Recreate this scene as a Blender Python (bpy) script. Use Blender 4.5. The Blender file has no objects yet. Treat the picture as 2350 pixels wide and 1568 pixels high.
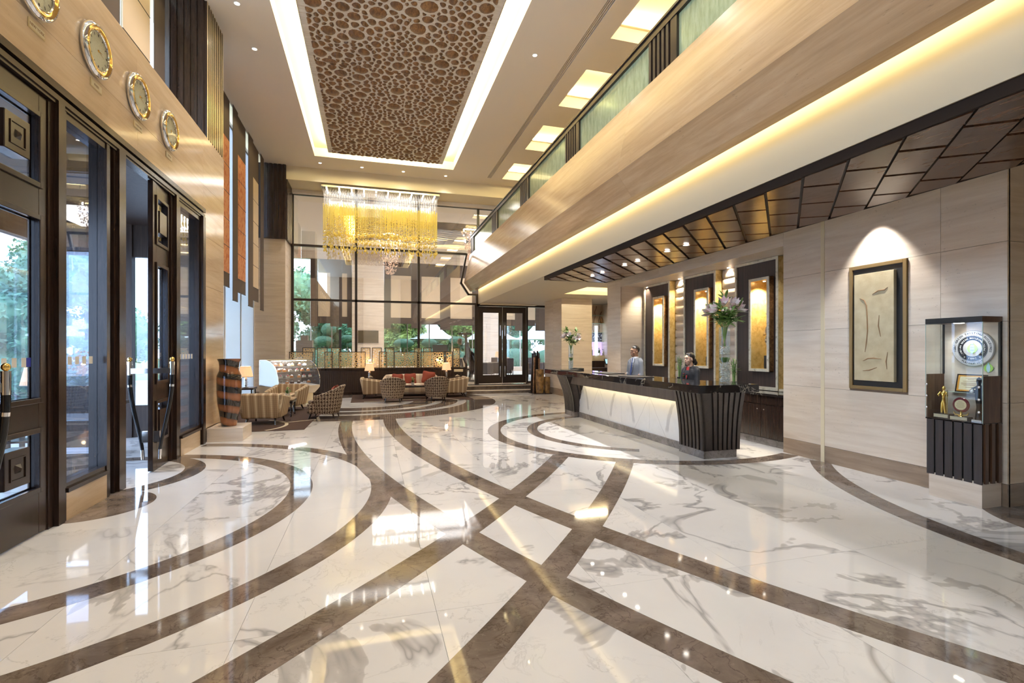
import bpy, bmesh, math, random
from mathutils import Vector, Matrix, Euler
random.seed(7)
C = bpy.context.scene.collection
PI = math.pi
R = math.radians
# ------------------------------------------------------------------ camera
cam_d = bpy.data.cameras.new('camera'); cam = bpy.data.objects.new('camera', cam_d); C.objects.link(cam)
cam.location = (0, 0, 1.65); cam.rotation_euler = (R(90), 0, -math.atan2(325, 1131))
cam_d.sensor_width = 36; cam_d.lens = 36*1131/2350; cam_d.shift_y = 19/2350; cam_d.clip_end = 300; cam_d.clip_start = 0.05
sc = bpy.context.scene; sc.camera = cam
# ------------------------------------------------------------------ world
w = bpy.data.worlds.new('sky'); sc.world = w; w.use_nodes = True
nt = w.node_tree; bg = nt.nodes['Background']
bg.inputs[0].default_value = (0.62, 0.78, 1.0, 1); bg.inputs[1].default_value = 4.5
sc.view_settings.view_transform = 'Standard'; sc.view_settings.look = 'None'
sc.view_settings.exposure = 0.9; sc.view_settings.gamma = 1; sc.view_settings.use_curve_mapping = False
try:
    sc.cycles.use_denoising = True; sc.cycles.max_bounces = 10; sc.cycles.diffuse_bounces = 5; sc.cycles.glossy_bounces = 5
    sc.cycles.transmission_bounces = 8; sc.cycles.transparent_max_bounces = 24; sc.cycles.sample_clamp_indirect = 6; sc.cycles.sample_clamp_direct = 0
    sc.cycles.caustics_refractive = False; sc.cycles.caustics_reflective = False; sc.cycles.use_light_tree = True
except Exception: pass
# ------------------------------------------------------------------ large lights (all inside the room's own coves)
COVE = (1.0, 0.84, 0.45); WARM = (1.0, 0.86, 0.56); NEUT = (1.0, 0.965, 0.935); COOL = (0.62, 0.78, 1.0)
def area(name, loc, size, energy, color=WARM, rot=(0,0,0), spread=180):
    l = bpy.data.lights.new(name, 'AREA'); l.shape = 'RECTANGLE'; l.size, l.size_y = size; l.energy = energy; l.color = color; l.spread = R(spread)
    o = bpy.data.objects.new(name, l); C.objects.link(o); o.location = loc; o.rotation_euler = rot; return o
def spot(name, loc, energy, angle=60, blend=.6, color=NEUT, target=None, r=.03):
    l = bpy.data.lights.new(name, 'SPOT'); l.energy = energy; l.spot_size = R(angle); l.spot_blend = blend; l.color = color; l.shadow_soft_size = r
    o = bpy.data.objects.new(name, l); C.objects.link(o); o.location = loc
    if target: o.rotation_euler = (Vector(target)-Vector(loc)).to_track_quat('-Z', 'Y').to_euler()
    return o
# main ceiling cove: strips on the back of the floating panel, throwing outwards into the recess
CL = 16.0; CY = 8.85
area('cove_strip', (-1.22, CY, 8.06), (.10, CL-.4), 170, COVE, (0, R(115), 0))
area('cove_strip', (2.29, CY, 8.06), (.10, CL-.4), 170, COVE, (0, R(-115), 0))
area('cove_strip', (.52, 16.64, 8.06), (3.4, .10), 42, COVE, (R(65+180+50), 0, 0)).rotation_euler = (R(115), 0, 0)
# balcony soffit cove: strip above the stone lip
area('soffit_cove_strip', (4.05, 9.6, 4.12), (.06, 19.6), 50, COVE, (0, R(-78), 0))
# ceiling pockets on the upper side
POCK = [(1.6, 3.25), (4.45, 6.1), (7.35, 9.03), (10.18, 11.9), (13.05, 14.77), (15.98, 17.57)]
for a, b in POCK:
    area('pocket_light', (5.5, a+.12, 8.10), (1.5, .08), 14, COVE, (R(115), 0, 0))
    area('pocket_light', (5.5, b-.12, 8.10), (1.5, .08), 22, COVE, (R(-115), 0, 0))

def portal(loc, size, rot):
    o = area('daylight_portal', loc, size, 1, (1,1,1), rot); o.data.cycles.is_portal = True
portal((-3.7, 14.7, 4.0), (7.9, 7.2), (0, R(-90), 0))
portal((-3.85, 2.0, 6.7), (2.4, 16), (0, R(-90), 0))
# ------------------------------------------------------------------ mesh helper
class M:
    def __init__(s): s.v = []; s.f = []; s.mi = []; s.cur = 0
    def add(s, vs, fs):
        o = len(s.v); s.v += [tuple(p) for p in vs]; s.f += [tuple(i+o for i in f) for f in fs]; s.mi += [s.cur]*len(fs); return s
    def box(s, x0, x1, y0, y1, z0, z1):
        x0,x1 = min(x0,x1),max(x0,x1); y0,y1=min(y0,y1),max(y0,y1); z0,z1=min(z0,z1),max(z0,z1)
        return s.add([(x0,y0,z0),(x1,y0,z0),(x1,y1,z0),(x0,y1,z0),(x0,y0,z1),(x1,y0,z1),(x1,y1,z1),(x0,y1,z1)],
            [(0,3,2,1),(4,5,6,7),(0,1,5,4),(1,2,6,5),(2,3,7,6),(3,0,4,7)])
    def hexa(s, b, t):   # 4 bottom pts ccw, 4 top pts
        return s.add(list(b)+list(t), [(0,3,2,1),(4,5,6,7),(0,1,5,4),(1,2,6,5),(2,3,7,6),(3,0,4,7)])
    def obox(s, c, u, v, n, a, b, d):  # centre, axes, half sizes
        c=Vector(c);u=Vector(u)*a;v=Vector(v)*b;n=Vector(n)*d
        return s.hexa([c-u-v-n,c+u-v-n,c+u+v-n,c-u+v-n],[c-u-v+n,c+u-v+n,c+u+v+n,c-u+v+n])
    def prism(s, poly, a, b, ax='z'):
        n = len(poly)
        if ax == 'z': f = lambda p,h: (p[0],p[1],h)
        elif ax == 'y': f = lambda p,h: (p[0],h,p[1])
        else: f = lambda p,h: (h,p[0],p[1])
        vs = [f(p,a) for p in poly]+[f(p,b) for p in poly]
        fs = [tuple(range(n-1,-1,-1)), tuple(range(n,2*n))]+[(i,(i+1)%n,n+(i+1)%n,n+i) for i in range(n)]
        return s.add(vs, fs)
    def tube(s, pts, r, n=8, caps=True):
        pts = [Vector(p) for p in pts]; k=len(pts); rs = r if isinstance(r,(list,tuple)) else [r]*k
        vs=[]; prev=None
        for i,p in enumerate(pts):
            d = (pts[min(i+1,k-1)]-pts[max(i-1,0)])
            if d.length<1e-9: d=Vector((0,0,1))
            d.normalize()
            if prev is None:
                a = Vector((1,0,0)) if abs(d.x)<.8 else Vector((0,1,0)); u=d.cross(a).normalized()
            else:
                u = (prev - d*prev.dot(d)); u = u.normalized() if u.length>1e-6 else d.orthogonal().normalized()
            prev=u; w2=d.cross(u)
            for j in range(n):
                t=2*PI*j/n; vs.append(p+u*math.cos(t)*rs[i]+w2*math.sin(t)*rs[i])
        fs=[(i*n+j,i*n+(j+1)%n,(i+1)*n+(j+1)%n,(i+1)*n+j) for i in range(k-1) for j in range(n)]
        if caps: fs += [tuple(range(n-1,-1,-1)), tuple((k-1)*n+j for j in range(n))]
        return s.add(vs, fs)
    def lathe(s, prof, n=20, c=(0,0,0), sx=1, sy=1, cap=True):
        k=len(prof); vs=[(c[0]+r*math.cos(2*PI*j/n)*sx, c[1]+r*math.sin(2*PI*j/n)*sy, c[2]+z) for r,z in prof for j in range(n)]
        fs=[(i*n+j,i*n+(j+1)%n,(i+1)*n+(j+1)%n,(i+1)*n+j) for i in range(k-1) for j in range(n)]
        if cap and prof[0][0]>1e-4: fs.append(tuple(range(n-1,-1,-1)))
        if cap and prof[-1][0]>1e-4: fs.append(tuple((k-1)*n+j for j in range(n)))
        return s.add(vs, fs)
    def ring(s, prof, n=20, c=(0,0,0)): return s.lathe(list(prof)+[prof[0]], n, c, cap=False)
    def ell(s, c, rx, ry, rz, n=12, m=8, rot=None):
        c=Vector(c); vs=[];fs=[]
        for i in range(m+1):
            a=-PI/2+PI*i/m
            for j in range(n):
                t=2*PI*j/n; p=Vector((rx*math.cos(a)*math.cos(t), ry*math.cos(a)*math.sin(t), rz*math.sin(a)))
                if rot: p = rot @ p
                vs.append(c+p)
        for i in range(m):
            for j in range(n): fs.append((i*n+j,i*n+(j+1)%n,(i+1)*n+(j+1)%n,(i+1)*n+j))
        return s.add(vs, fs)
    def mesh(s, name):
        me = bpy.data.meshes.new(name); me.from_pydata(s.v, [], s.f); me.update(); return me
def smooth(me, ang=40):
    me.polygons.foreach_set('use_smooth', [True]*len(me.polygons))
    try: me.set_sharp_from_angle(angle=R(ang))
    except Exception: pass
def ob(name, mb, mat, parent=None, loc=None, sm=None, bev=0, kind=None):
    me = mb if isinstance(mb, bpy.types.Mesh) else mb.mesh(name)
    if mat is not None:
        mats = mat if isinstance(mat,(list,tuple)) else [mat]
        if len(me.materials) == 0:
            for m_ in mats: me.materials.append(m_)
            if isinstance(mb, M) and len(mats)>1: me.polygons.foreach_set('material_index', mb.mi)
    if sm: smooth(me, sm)
    o = bpy.data.objects.new(name, me); C.objects.link(o)
    if parent: o.parent = parent
    if loc: o.location = loc
    if bev:
        b = o.modifiers.new('b','BEVEL'); b.width=bev; b.segments=2; b.limit_method='ANGLE'; b.angle_limit=R(40)
    if kind: o['kind'] = kind
    return o
def thing(name, label, cat, loc=(0,0,0), rz=0, group=None):
    o = bpy.data.objects.new(name, None); C.objects.link(o); o.location=loc; o.rotation_euler=(0,0,rz); o.empty_display_size=.1
    return tag(o, label, cat, group)
def tag(o, label, cat, group=None):
    o['label']=label; o['category']=cat
    if group: o['group']=group
    return o
def st(name, mb, mat, sm=None, bev=0):
    return ob(name, mb, mat, None, None, sm, bev, 'structure')
def ste(name):
    o = bpy.data.objects.new(name, None); C.objects.link(o); o['kind']='structure'; return o
def box(*a): return M().box(*a)
def dup(root, loc, rz=None, label=None, group=None):
    def cp(o, par):
        c=o.copy(); C.objects.link(c); c.parent=par
        for ch in o.children: cp(ch, c)
        return c
    r = cp(root, None); r.location=loc
    if rz is not None: r.rotation_euler=(0,0,rz)
    if label: r['label']=label
    if group: r['group']=group
    return r
def text_mesh(s, size, extrude=.001, font_offset=0):
    c = bpy.data.curves.new('t','FONT'); c.body=s; c.size=size; c.extrude=extrude; c.align_x='CENTER'; c.align_y='CENTER'; c.offset=font_offset; c.resolution_u=2
    o = bpy.data.objects.new('t', c); C.objects.link(o); dg=bpy.context.evaluated_depsgraph_get(); dg.update()
    me = bpy.data.meshes.new_from_object(o.evaluated_get(dg)); bpy.data.objects.remove(o); bpy.data.curves.remove(c)
    me.materials.clear(); return me
# ------------------------------------------------------------------ materials
MT = {}
class N:
    def __init__(s, name):
        s.m = bpy.data.materials.new(name); s.m.use_nodes=True; s.t=s.m.node_tree; s.b=s.t.nodes['Principled BSDF']; MT[name]=s.m
    def n(s, typ, **kw):
        x=s.t.nodes.new('ShaderNode'+typ)
        for k,v in kw.items():
            if k.startswith('i_'):
                key=k[2:].replace('_',' '); key=int(key) if key.isdigit() else key; x.inputs[key].default_value=v
            else: setattr(x,k,v)
        return x
    def l(s, a, b): s.t.links.new(a,b)
    def math(s, op, a, b=None, c=None):
        x=s.n('Math', operation=op)
        for i,v in enumerate((a,b,c)):
            if v is None: continue
            if isinstance(v,(int,float)): x.inputs[i].default_value=v
            else: s.l(v,x.inputs[i])
        return x.outputs[0]
    def ramp(s, fac, stops, interp='LINEAR'):
        x=s.n('ValToRGB'); cr=x.color_ramp; cr.interpolation=interp
        while len(cr.elements)<len(stops): cr.elements.new(.5)
        for e,(p,c) in zip(cr.elements,stops): e.position=p; e.color=c if len(c)==4 else (*c,1)
        s.l(fac,x.inputs[0]); return x.outputs[0]
    def mix(s, fac, a, b, mode='MIX'):
        x=s.n('Mix', data_type='RGBA', blend_type=mode)
        for sock,v in ((x.inputs[0],fac),(x.inputs[6],a),(x.inputs[7],b)):
            if isinstance(v,(int,float)): sock.default_value=v
            elif isinstance(v,(tuple,list)): sock.default_value=(*v,1) if len(v)==3 else v
            else: s.l(v,sock)
        return x.outputs[2]
    def coord(s, scale=(1,1,1), rnd=0, kind='Object', rot=(0,0,0)):
        tc=s.n('TexCoord'); mp=s.n('Mapping'); mp.inputs['Scale'].default_value=scale; mp.inputs['Rotation'].default_value=rot
        src=tc.outputs[kind]
        if kind=='World':
            pass
        if rnd:
            oi=s.n('ObjectInfo'); vm=s.n('VectorMath', operation='SCALE'); vm.inputs[0].default_value=(rnd,rnd*.7,rnd*1.3)
            s.l(oi.outputs['Random'], vm.inputs['Scale']); va=s.n('VectorMath', operation='ADD'); s.l(src,va.inputs[0]); s.l(vm.outputs[0],va.inputs[1]); src=va.outputs[0]
        s.l(src, mp.inputs[0]); return mp.outputs[0]
    def wcoord(s, scale=(1,1,1), rnd=0):
        g=s.n('NewGeometry'); src=g.outputs['Position']; mp=s.n('Mapping'); mp.inputs['Scale'].default_value=scale
        if rnd:
            oi=s.n('ObjectInfo'); vm=s.n('VectorMath', operation='SCALE'); vm.inputs[0].default_value=(rnd,rnd*.7,rnd*1.3)
            s.l(oi.outputs['Random'], vm.inputs['Scale']); va=s.n('VectorMath', operation='ADD'); s.l(src,va.inputs[0]); s.l(vm.outputs[0],va.inputs[1]); src=va.outputs[0]
        s.l(src, mp.inputs[0]); return mp.outputs[0]
    def noise(s, vec, scale=5, detail=4, rough=.5, dist=0):
        x=s.n('TexNoise'); x.inputs['Scale'].default_value=scale; x.inputs['Detail'].default_value=detail; x.inputs['Roughness'].default_value=rough; x.inputs['Distortion'].default_value=dist
        if vec is not None: s.l(vec,x.inputs['Vector'])
        return x.outputs[0]
    def out(s, col=None, rough=.5, metal=0, bump=None, bs=.2, bd=.01, **kw):
        b=s.b
        if col is not None:
            if isinstance(col,tuple): b.inputs['Base Color'].default_value=(*col,1)
            else: s.l(col,b.inputs['Base Color'])
        if isinstance(rough,(int,float)): b.inputs['Roughness'].default_value=rough
        else: s.l(rough,b.inputs['Roughness'])
        b.inputs['Metallic'].default_value=metal
        if bump is not None:
            x=s.n('Bump'); x.inputs['Strength'].default_value=bs; x.inputs['Distance'].default_value=bd; s.l(bump,x.inputs['Height']); s.l(x.outputs[0],b.inputs['Normal'])
        for k,v in kw.items(): b.inputs[k.replace('_',' ')].default_value=v
        return s.m
def plain(name, col, rough=.5, metal=0, **kw): return N(name).out(col, rough, metal, **kw)
def emis(name, col, strength):
    n=N(name); n.out((0,0,0),.5); n.b.inputs['Emission Color'].default_value=(*col,1); n.b.inputs['Emission Strength'].default_value=strength; return n.m
# travertine: banded, warm beige, with short dark pits along the bedding
def trav(name, base, dark, light, rough, axis='h', pits=.5, rnd=3):
    n=N(name); sc_=(.6,.6,7) if axis=='h' else (7,.5,7)
    v=n.wcoord(sc_, rnd); a=n.noise(v,1.6,6,.6,.4); col=n.ramp(a,[(.3,dark),(.5,base),(.72,light)])
    b=n.noise(n.wcoord((2,2,22) if axis=='h' else (22,2,22),rnd),2.2,5,.65,.3); col=n.mix(n.math('MULTIPLY',n.ramp(b,[(.35,(1,1,1)),(.5,(0,0,0))]),.22),col,dark)
    p=n.noise(n.wcoord((10,10,34) if axis=='h' else (34,6,34),rnd),2.0,3,.6); big=n.noise(n.wcoord((1,1,1.6),rnd),1.3,2)
    pit=n.math('MULTIPLY',n.ramp(p,[(.30,(1,1,1)),(.335,(0,0,0))]),n.ramp(big,[(.48,(0,0,0)),(.62,(1,1,1))])); col=n.mix(n.math('MULTIPLY',pit,pits),col,(.12,.08,.05))
    return n.out(col,rough,bump=pit,bs=-.15,bd=.002)
trav('travertine',(.79,.68,.57),(.70,.59,.48),(.86,.77,.66),.25)
trav('travertine_polished',(.73,.57,.40),(.65,.49,.33),(.80,.65,.48),.12,pits=.3)
trav('travertine_balcony',(.48,.315,.175),(.40,.25,.135),(.56,.39,.235),.2,pits=.5,axis='y')
trav('travertine_base',(.34,.25,.18),(.25,.18,.13),(.44,.34,.25),.3,pits=.9)
# white marble
def marble(name, rnd, scale=1.0, world=True, rough=.035):
    n=N(name); v=n.wcoord((scale,)*3,rnd) if world else n.coord((scale,)*3,rnd)
    a=n.noise(v,.55,5,.55,1.1); ridge=n.math('ABSOLUTE',n.math('SUBTRACT',a,.5)); v1=n.ramp(ridge,[(0,(1,1,1)),(.006,(.5,.5,.5)),(.02,(0,0,0))])
    c=n.noise(v,.42,2,.5,.4); mask=n.ramp(c,[(.44,(0,0,0)),(.54,(1,1,1))]); big=n.math('MULTIPLY',v1,mask)
    patch=n.math('MULTIPLY',n.ramp(ridge,[(.0,(1,1,1)),(.020,(.9,.9,.9)),(.0215,(0,0,0))]),n.ramp(n.noise(v,.8,1,.5),[(.51,(0,0,0)),(.54,(1,1,1))]))
    f=n.noise(v,2.2,7,.62,.9); r2=n.math('ABSOLUTE',n.math('SUBTRACT',f,.5)); v2=n.math('MULTIPLY',n.ramp(r2,[(0,(1,1,1)),(.012,(0,0,0))]),n.ramp(n.noise(v,1.1,2),[(.5,(0,0,0)),(.66,(.55,.55,.55))]))
    cl=n.noise(v,1.3,4,.5,.5); col=n.ramp(cl,[(.3,(.80,.785,.785)),(.7,(.88,.865,.85))])
    col=n.mix(n.math('MULTIPLY',patch,.62),col,(.45,.43,.42)); col=n.mix(n.math('MULTIPLY',big,.75),col,(.30,.29,.30)); col=n.mix(v2,col,(.5,.49,.48))
    return n.out(col,rough)
marble('white_marble',37.0)
def emper(name, base=(.20,.16,.135), rough=.05):
    n=N(name); v=n.wcoord((1,1,1),0); a=n.noise(v,2.2,7,.68,.9); col=n.ramp(a,[(.28,(base[0]*.45,base[1]*.42,base[2]*.4)),(.5,base),(.68,(base[0]*1.45,base[1]*1.45,base[2]*1.5))])
    f=n.noise(v,5.5,6,.6,.5); r=n.math('ABSOLUTE',n.math('SUBTRACT',f,.5)); col=n.mix(n.math('MULTIPLY',n.ramp(r,[(0,(1,1,1)),(.018,(0,0,0))]),.5),col,(.04,.028,.02))
    g=n.noise(v,26,3,.6); col=n.mix(n.ramp(g,[(.62,(0,0,0)),(.75,(.35,.35,.35))]),col,(.42,.36,.30))
    return n.out(col,rough)
emper('brown_marble')
emper('grey_stone_kerb',(.24,.215,.20),.25)
n=N('black_marble'); v=n.wcoord(); a=n.noise(v,2.3,6,.6,1.2); r_=n.math('ABSOLUTE',n.math('SUBTRACT',a,.5)); col=n.mix(n.math('MULTIPLY',n.ramp(r_,[(0,(1,1,1)),(.010,(0,0,0))]),n.ramp(n.noise(v,3,2),[(.5,(0,0,0)),(.6,(.8,.8,.8))])),(.022,.018,.017),(.55,.5,.42)); n.out(col,.04)
# woods
def wood(name, base, dark, rough=.28, sc_=(9,9,.55), rnd=5, world=True, stripe=.5, spec=.5):
    n=N(name); v=n.wcoord(sc_,rnd) if world else n.coord(sc_,rnd); a=n.noise(v,2.2,5,.6,.35); col=n.ramp(a,[(.32,dark),(.62,base)])
    b=n.noise(v,9,3,.6); col=n.mix(n.math('MULTIPLY',n.ramp(b,[(.4,(1,1,1)),(.55,(0,0,0))]),stripe),col,dark); return n.out(col,rough,Specular_IOR_Level=spec)
wood('dark_wood',(.038,.022,.016),(.018,.010,.008),.22)
wood('dark_wood_matt',(.060,.036,.026),(.026,.015,.012),.42)
wood('soffit_wood',(.15,.078,.042),(.05,.024,.014),.26,(6,1.2,6),9)
wood('panel_wood',(.070,.045,.036),(.030,.019,.017),.45,(10,10,.3),2)
wood('counter_wood',(.16,.125,.095),(.11,.082,.062),.4,(5,5,.4),2,stripe=.2)
wood('rib_wood',(.050,.034,.027),(.03,.02,.017),.38,(6,6,.4),2)
wood('cabinet_wood',(.15,.075,.042),(.07,.032,.018),.3,(6,6,.5),2)
wood('chip_wood',(.36,.18,.065),(.10,.045,.017),.28,(7,2.5,7),11,stripe=.6)
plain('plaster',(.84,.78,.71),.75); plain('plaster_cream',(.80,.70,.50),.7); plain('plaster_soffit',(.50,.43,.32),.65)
plain('white_paint',(.82,.80,.76),.6)
n=N('panel_backing'); v=n.wcoord((1,9,1)); a=n.noise(v,2.2,5,.6,.8); n.out(n.ramp(a,[(.3,(.66,.60,.52)),(.55,(.84,.80,.74)),(.75,(.93,.91,.88))]),.45,bump=a,bs=.6,bd=.02)
plain('steel',(.72,.70,.67),.18,1); plain('chrome',(.86,.86,.86),.06,1); plain('brass',(.95,.66,.22),.14,1); plain('gold',(1.0,.72,.22),.16,1)
plain('black_lacquer',(.012,.012,.014),.12); plain('black_matt',(.02,.018,.017),.5); plain('edge_black',(.022,.014,.011),.8,Specular_IOR_Level=.15); plain('dark_frame',(.030,.020,.016),.3)
n=N('gold_leaf'); a=n.noise(n.wcoord((1,1,1)),11,6,.7,.3); n.out(n.ramp(a,[(.25,(.55,.33,.09)),(.5,(.86,.62,.24)),(.75,(.96,.78,.38))]),.34,.55,bump=a,bs=.3,bd=.004)
n=N('silver_leaf'); a=n.noise(n.wcoord((1,1,1)),14,5,.7); n.out(n.ramp(a,[(.30,(.30,.24,.16)),(.42,(.70,.64,.50)),(.8,(.86,.82,.70))]),.35,.3)
# glass: a thin pane that both mirrors and lets through
def glass(name, tint=(1,1,1), ior=1.5, rough=0, base=.0):
    n=N(name); t=n.t; out=t.nodes['Material Output']; tr=n.n('BsdfTransparent'); tr.inputs[0].default_value=(*tint,1); gl=n.n('BsdfGlossy'); gl.inputs['Roughness'].default_value=rough; gl.inputs[0].default_value=(1,1,1,1)
    ge=n.n('NewGeometry'); dp=n.n('VectorMath',operation='DOT_PRODUCT'); n.l(ge.outputs['Incoming'],dp.inputs[0]); n.l(ge.outputs['Normal'],dp.inputs[1]); f0=((ior-1)/(ior+1))**2
    fz=n.math('ADD',n.math('MULTIPLY',n.math('POWER',n.math('SUBTRACT',1.0,n.math('ABSOLUTE',dp.outputs['Value'])),5.0),1-f0),f0)
    mx=n.n('MixShader'); f=n.math('ADD',fz,base); n.l(f,mx.inputs[0]); n.l(tr.outputs[0],mx.inputs[1]); n.l(gl.outputs[0],mx.inputs[2]); n.l(mx.outputs[0],out.inputs[0]); t.nodes.remove(n.b); return n.m
glass('glass',(.96,.98,.97)); glass('glass_coated',(.92,.92,.92),1.8,0,.10); glass('glass_door',(.86,.90,.96),1.6,0,.03)
glass('crystal_amber',(1.0,.80,.30),2.0,.02,.10); glass('crystal_clear',(.98,.97,.92),2.0,.02,.12)
n=N('balustrade_glass'); v=n.wcoord((14,14,3)); a=n.noise(v,1,5,.7); n.out(n.ramp(a,[(.3,(.36,.46,.26)),(.6,(.62,.70,.46))]),.12,Transmission_Weight=.35)
# ================================================================== STRUCTURE
ZC = 7.95
def polyband(mb, inner, outer, z0, z1):
    n=len(inner); vs=[(x,y,z1) for x,y in inner]+[(x,y,z1) for x,y in outer]+[(x,y,z0) for x,y in inner]+[(x,y,z0) for x,y in outer]
    fs=[]
    for i in range(n-1): fs += [(i,n+i,n+i+1,i+1),(2*n+i,i,i+1,2*n+i+1),(n+i,3*n+i,3*n+i+1,n+i+1)]
    mb.add(vs,fs); return mb
def plate(mb, xs, ys, holes, z0, z1):
    xs=sorted(set(xs+[h[0] for h in holes]+[h[1] for h in holes])); ys=sorted(set(ys+[h[2] for h in holes]+[h[3] for h in holes]))
    for i in range(len(xs)-1):
        for j in range(len(ys)-1):
            cx,cy=(xs[i]+xs[i+1])/2,(ys[j]+ys[j+1])/2
            if any(h[0]<cx<h[1] and h[2]<cy<h[3] for h in holes): continue
            mb.box(xs[i],xs[i+1],ys[j],ys[j+1],z0,z1)
    return mb
# ---- floor: laid marble slabs with dark inlaid bands
floor = st('floor', box(-2.95,9.2,-6,19.6,-.10,-.022), MT['grey_stone_kerb'])
xs=[-2.95]+[round(.4+1.14*k,3) for k in range(-2,8)]+[9.2]; ys=[-6]+[round(3.12+2.28*k,3) for k in range(-3,8)]+[19.6]
g=.0011
for i in range(len(xs)-1):
    for j in range(len(ys)-1):
        if xs[i+1]-xs[i]<.05: continue
        ob('marble_slab', box(xs[i]+g,xs[i+1]-g,ys[j]+g,ys[j+1]-g,-.022,0), MT['white_marble'], floor)
def arc(c, r, a0, a1, n=64): return [(c[0]+r*math.cos(R(a0+(a1-a0)*k/n)), c[1]+r*math.sin(R(a0+(a1-a0)*k/n))) for k in range(n+1)]
def ring(c, r0, r1, a0, a1, z, mat='brown_marble', name='inlay_band', n=72):
    mb=M(); polyband(mb, arc(c,r0,a0,a1,n), arc(c,r1,a0,a1,n), -.001, z); return ob(name, mb, MT[mat], floor)
def band2(c1,r1,c2,r2,a0,a1,z,n=72):   # band between two circles, swept about the first centre
    A=arc(c1,r1,a0,a1,n); B=[]
    for x,y in A:
        d=Vector((x-c1[0],y-c1[1])).normalized(); o=Vector((c1[0]-c2[0],c1[1]-c2[1])); b=o.dot(d); q=b*b-(o.length_squared-r2*r2); t=-b+math.sqrt(max(q,0)); B.append((c1[0]+d.x*t,c1[1]+d.y*t))
    mb=M(); polyband(mb,A,B,-.001,z); return ob('inlay_band',mb,MT['brown_marble'],floor)
def disc(c, r, a0, a1, z, mat, name='inlay_disc', n=48):
    pts=arc(c,r,a0,a1,n); mb=M()
    if abs(a1-a0)>=359: pts=pts[:-1]
    mb.prism(pts,-.001,z); return ob(name,mb,MT[mat],floor)
ring((-3.45,6.15),2.54,2.79,-77,77,.0006)
ring((-3.45,6.15),3.46,3.70,-79,79,.0008)
band2((-18.61,20.76),25.27,(-20.85,22.49),28.35,-54,-32.3,.0010)
band2((-20.71,22.19),28.80,(-21.49,22.89),30.09,-51.5,-32.7,.0009)
band2((20.75,11.75),21.14,(20.70,11.77),21.36,179.3,216,.0007)
band2((20.96,11.88),20.38,(20.41,11.81),20.12,178.5,219,.0011)
ring((9.95,2.22),4.88,5.14,135,236,.0007)
ring((5.32,9.05),2.85,3.11,-69.5,-290,.0006)
ring((5.33,9.08),2.09,2.30,-120,-262,.0008)
LC=(-.28,16.25)
disc(LC,4.24,-180,180,.0013,'brown_marble')
ring(LC,3.02,3.30,-180,0,.0017,'white_marble'); ring(LC,2.30,2.54,-180,0,.0017,'white_marble'); disc(LC,1.62,-180,180,.0017,'white_marble')
disc((-2.83,6.22),.56,-90,90,.0006,'brown_marble'); disc((6.9,2.75),1.14,90,270,.0006,'brown_marble')
# ---- ceiling
ceiling = st('ceiling', plate(M(),[-3.45,9.2],[-6,18.3],[(-1.74,2.79,.55,17.15)]+[(4.67,6.35,a,b) for a,b in POCK]+[(4.11,4.25,.9,17.58)],ZC,ZC+.28), MT['plaster'])
ob('ceiling_slab', box(-4.2,9.2,-6,19.7,ZC+.28,ZC+.4), MT['plaster_cream'], ceiling)
ob('slot_diffuser', box(4.11,4.25,.9,17.58,ZC+.06,ZC+.1), MT['plaster'], ceiling)
for X_ in (4.14,4.18,4.22): ob('diffuser_blade', box(X_-.006,X_+.006,.9,17.58,ZC+.01,ZC+.06), MT['plaster'], ceiling)
st('trim_1', box(-2.79,9.2,18.3,19.35,7.48,ZC+.28), MT['plaster_cream'])
st('trim_2', box(-2.79,9.2,19.35,19.62,7.36,ZC+.28), MT['plaster'])
# ---- floating panel with wooden chips (built in the details)
# ---- stone walls made of separate panels
def swall(name, plane, at, out, cells, mat='travertine', core=None, basemat='travertine_base'):
    """plane x: panels face -x/+x at x=at; out = sign of the outward normal; cells=(a0,a1,z0,z1)"""
    g=.0018; t=.022
    root = st(name, box(*core), MT['travertine_base'])
    for a0,a1,z0,z1 in cells:
        m_ = basemat if z1<=.3 else mat
        lo,hi = sorted((at, at-out*t))
        mb = box(lo,hi,a0+g,a1-g,z0+(g if z0>.01 else 0),z1-g) if plane=='x' else box(a0+g,a1-g,lo,hi,z0+(g if z0>.01 else 0),z1-g)
        ob('stone_panel', mb, MT[m_], root)
    return root
J=[0,.24,1.09,1.95,2.79,3.72]
cells=[]
for a0,a1 in ((3.52,4.15),(4.15,5.68),(5.74,6.43)):
    for k in range(5):
        if a0==4.15 and k in (2,3):
            cells += [(4.15,4.51,J[k],J[k+1]),(5.28,5.68,J[k],J[k+1])]
        else: cells.append((a0,a1,J[k],J[k+1]))
cells += [(6.43,8.2,3.32,3.72),(8.2,10.0,3.32,3.72),(10.0,11.81,3.32,3.72)]
cells += [(11.81,12.57,J[k],J[k+1]) for k in range(5)]
wr = swall('wall_right','x',6.40,-1,cells,core=(6.422,6.44,3.52,6.41,0,3.72))
ob('wall_core', box(6.44,8.6,3.54,6.43,0,3.72), MT['travertine_base'], wr)
ob('wall_core', box(6.422,7.6,6.43,11.81,3.34,3.72), MT['travertine'], wr)
ob('wall_core', box(6.422,7.6,11.83,12.57,0,3.72), MT['travertine'], wr)
ob('joint_strip', box(6.395,6.44,5.68,5.74,0,3.72), MT['plaster_cream'], wr)
we = swall('wall_right_end','y',3.52,-1,[(6.40,9.2,J[k],J[k+1]) for k in range(5)],mat='travertine_polished',core=(6.41,9.2,3.53,3.56,0,3.72))
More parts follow.
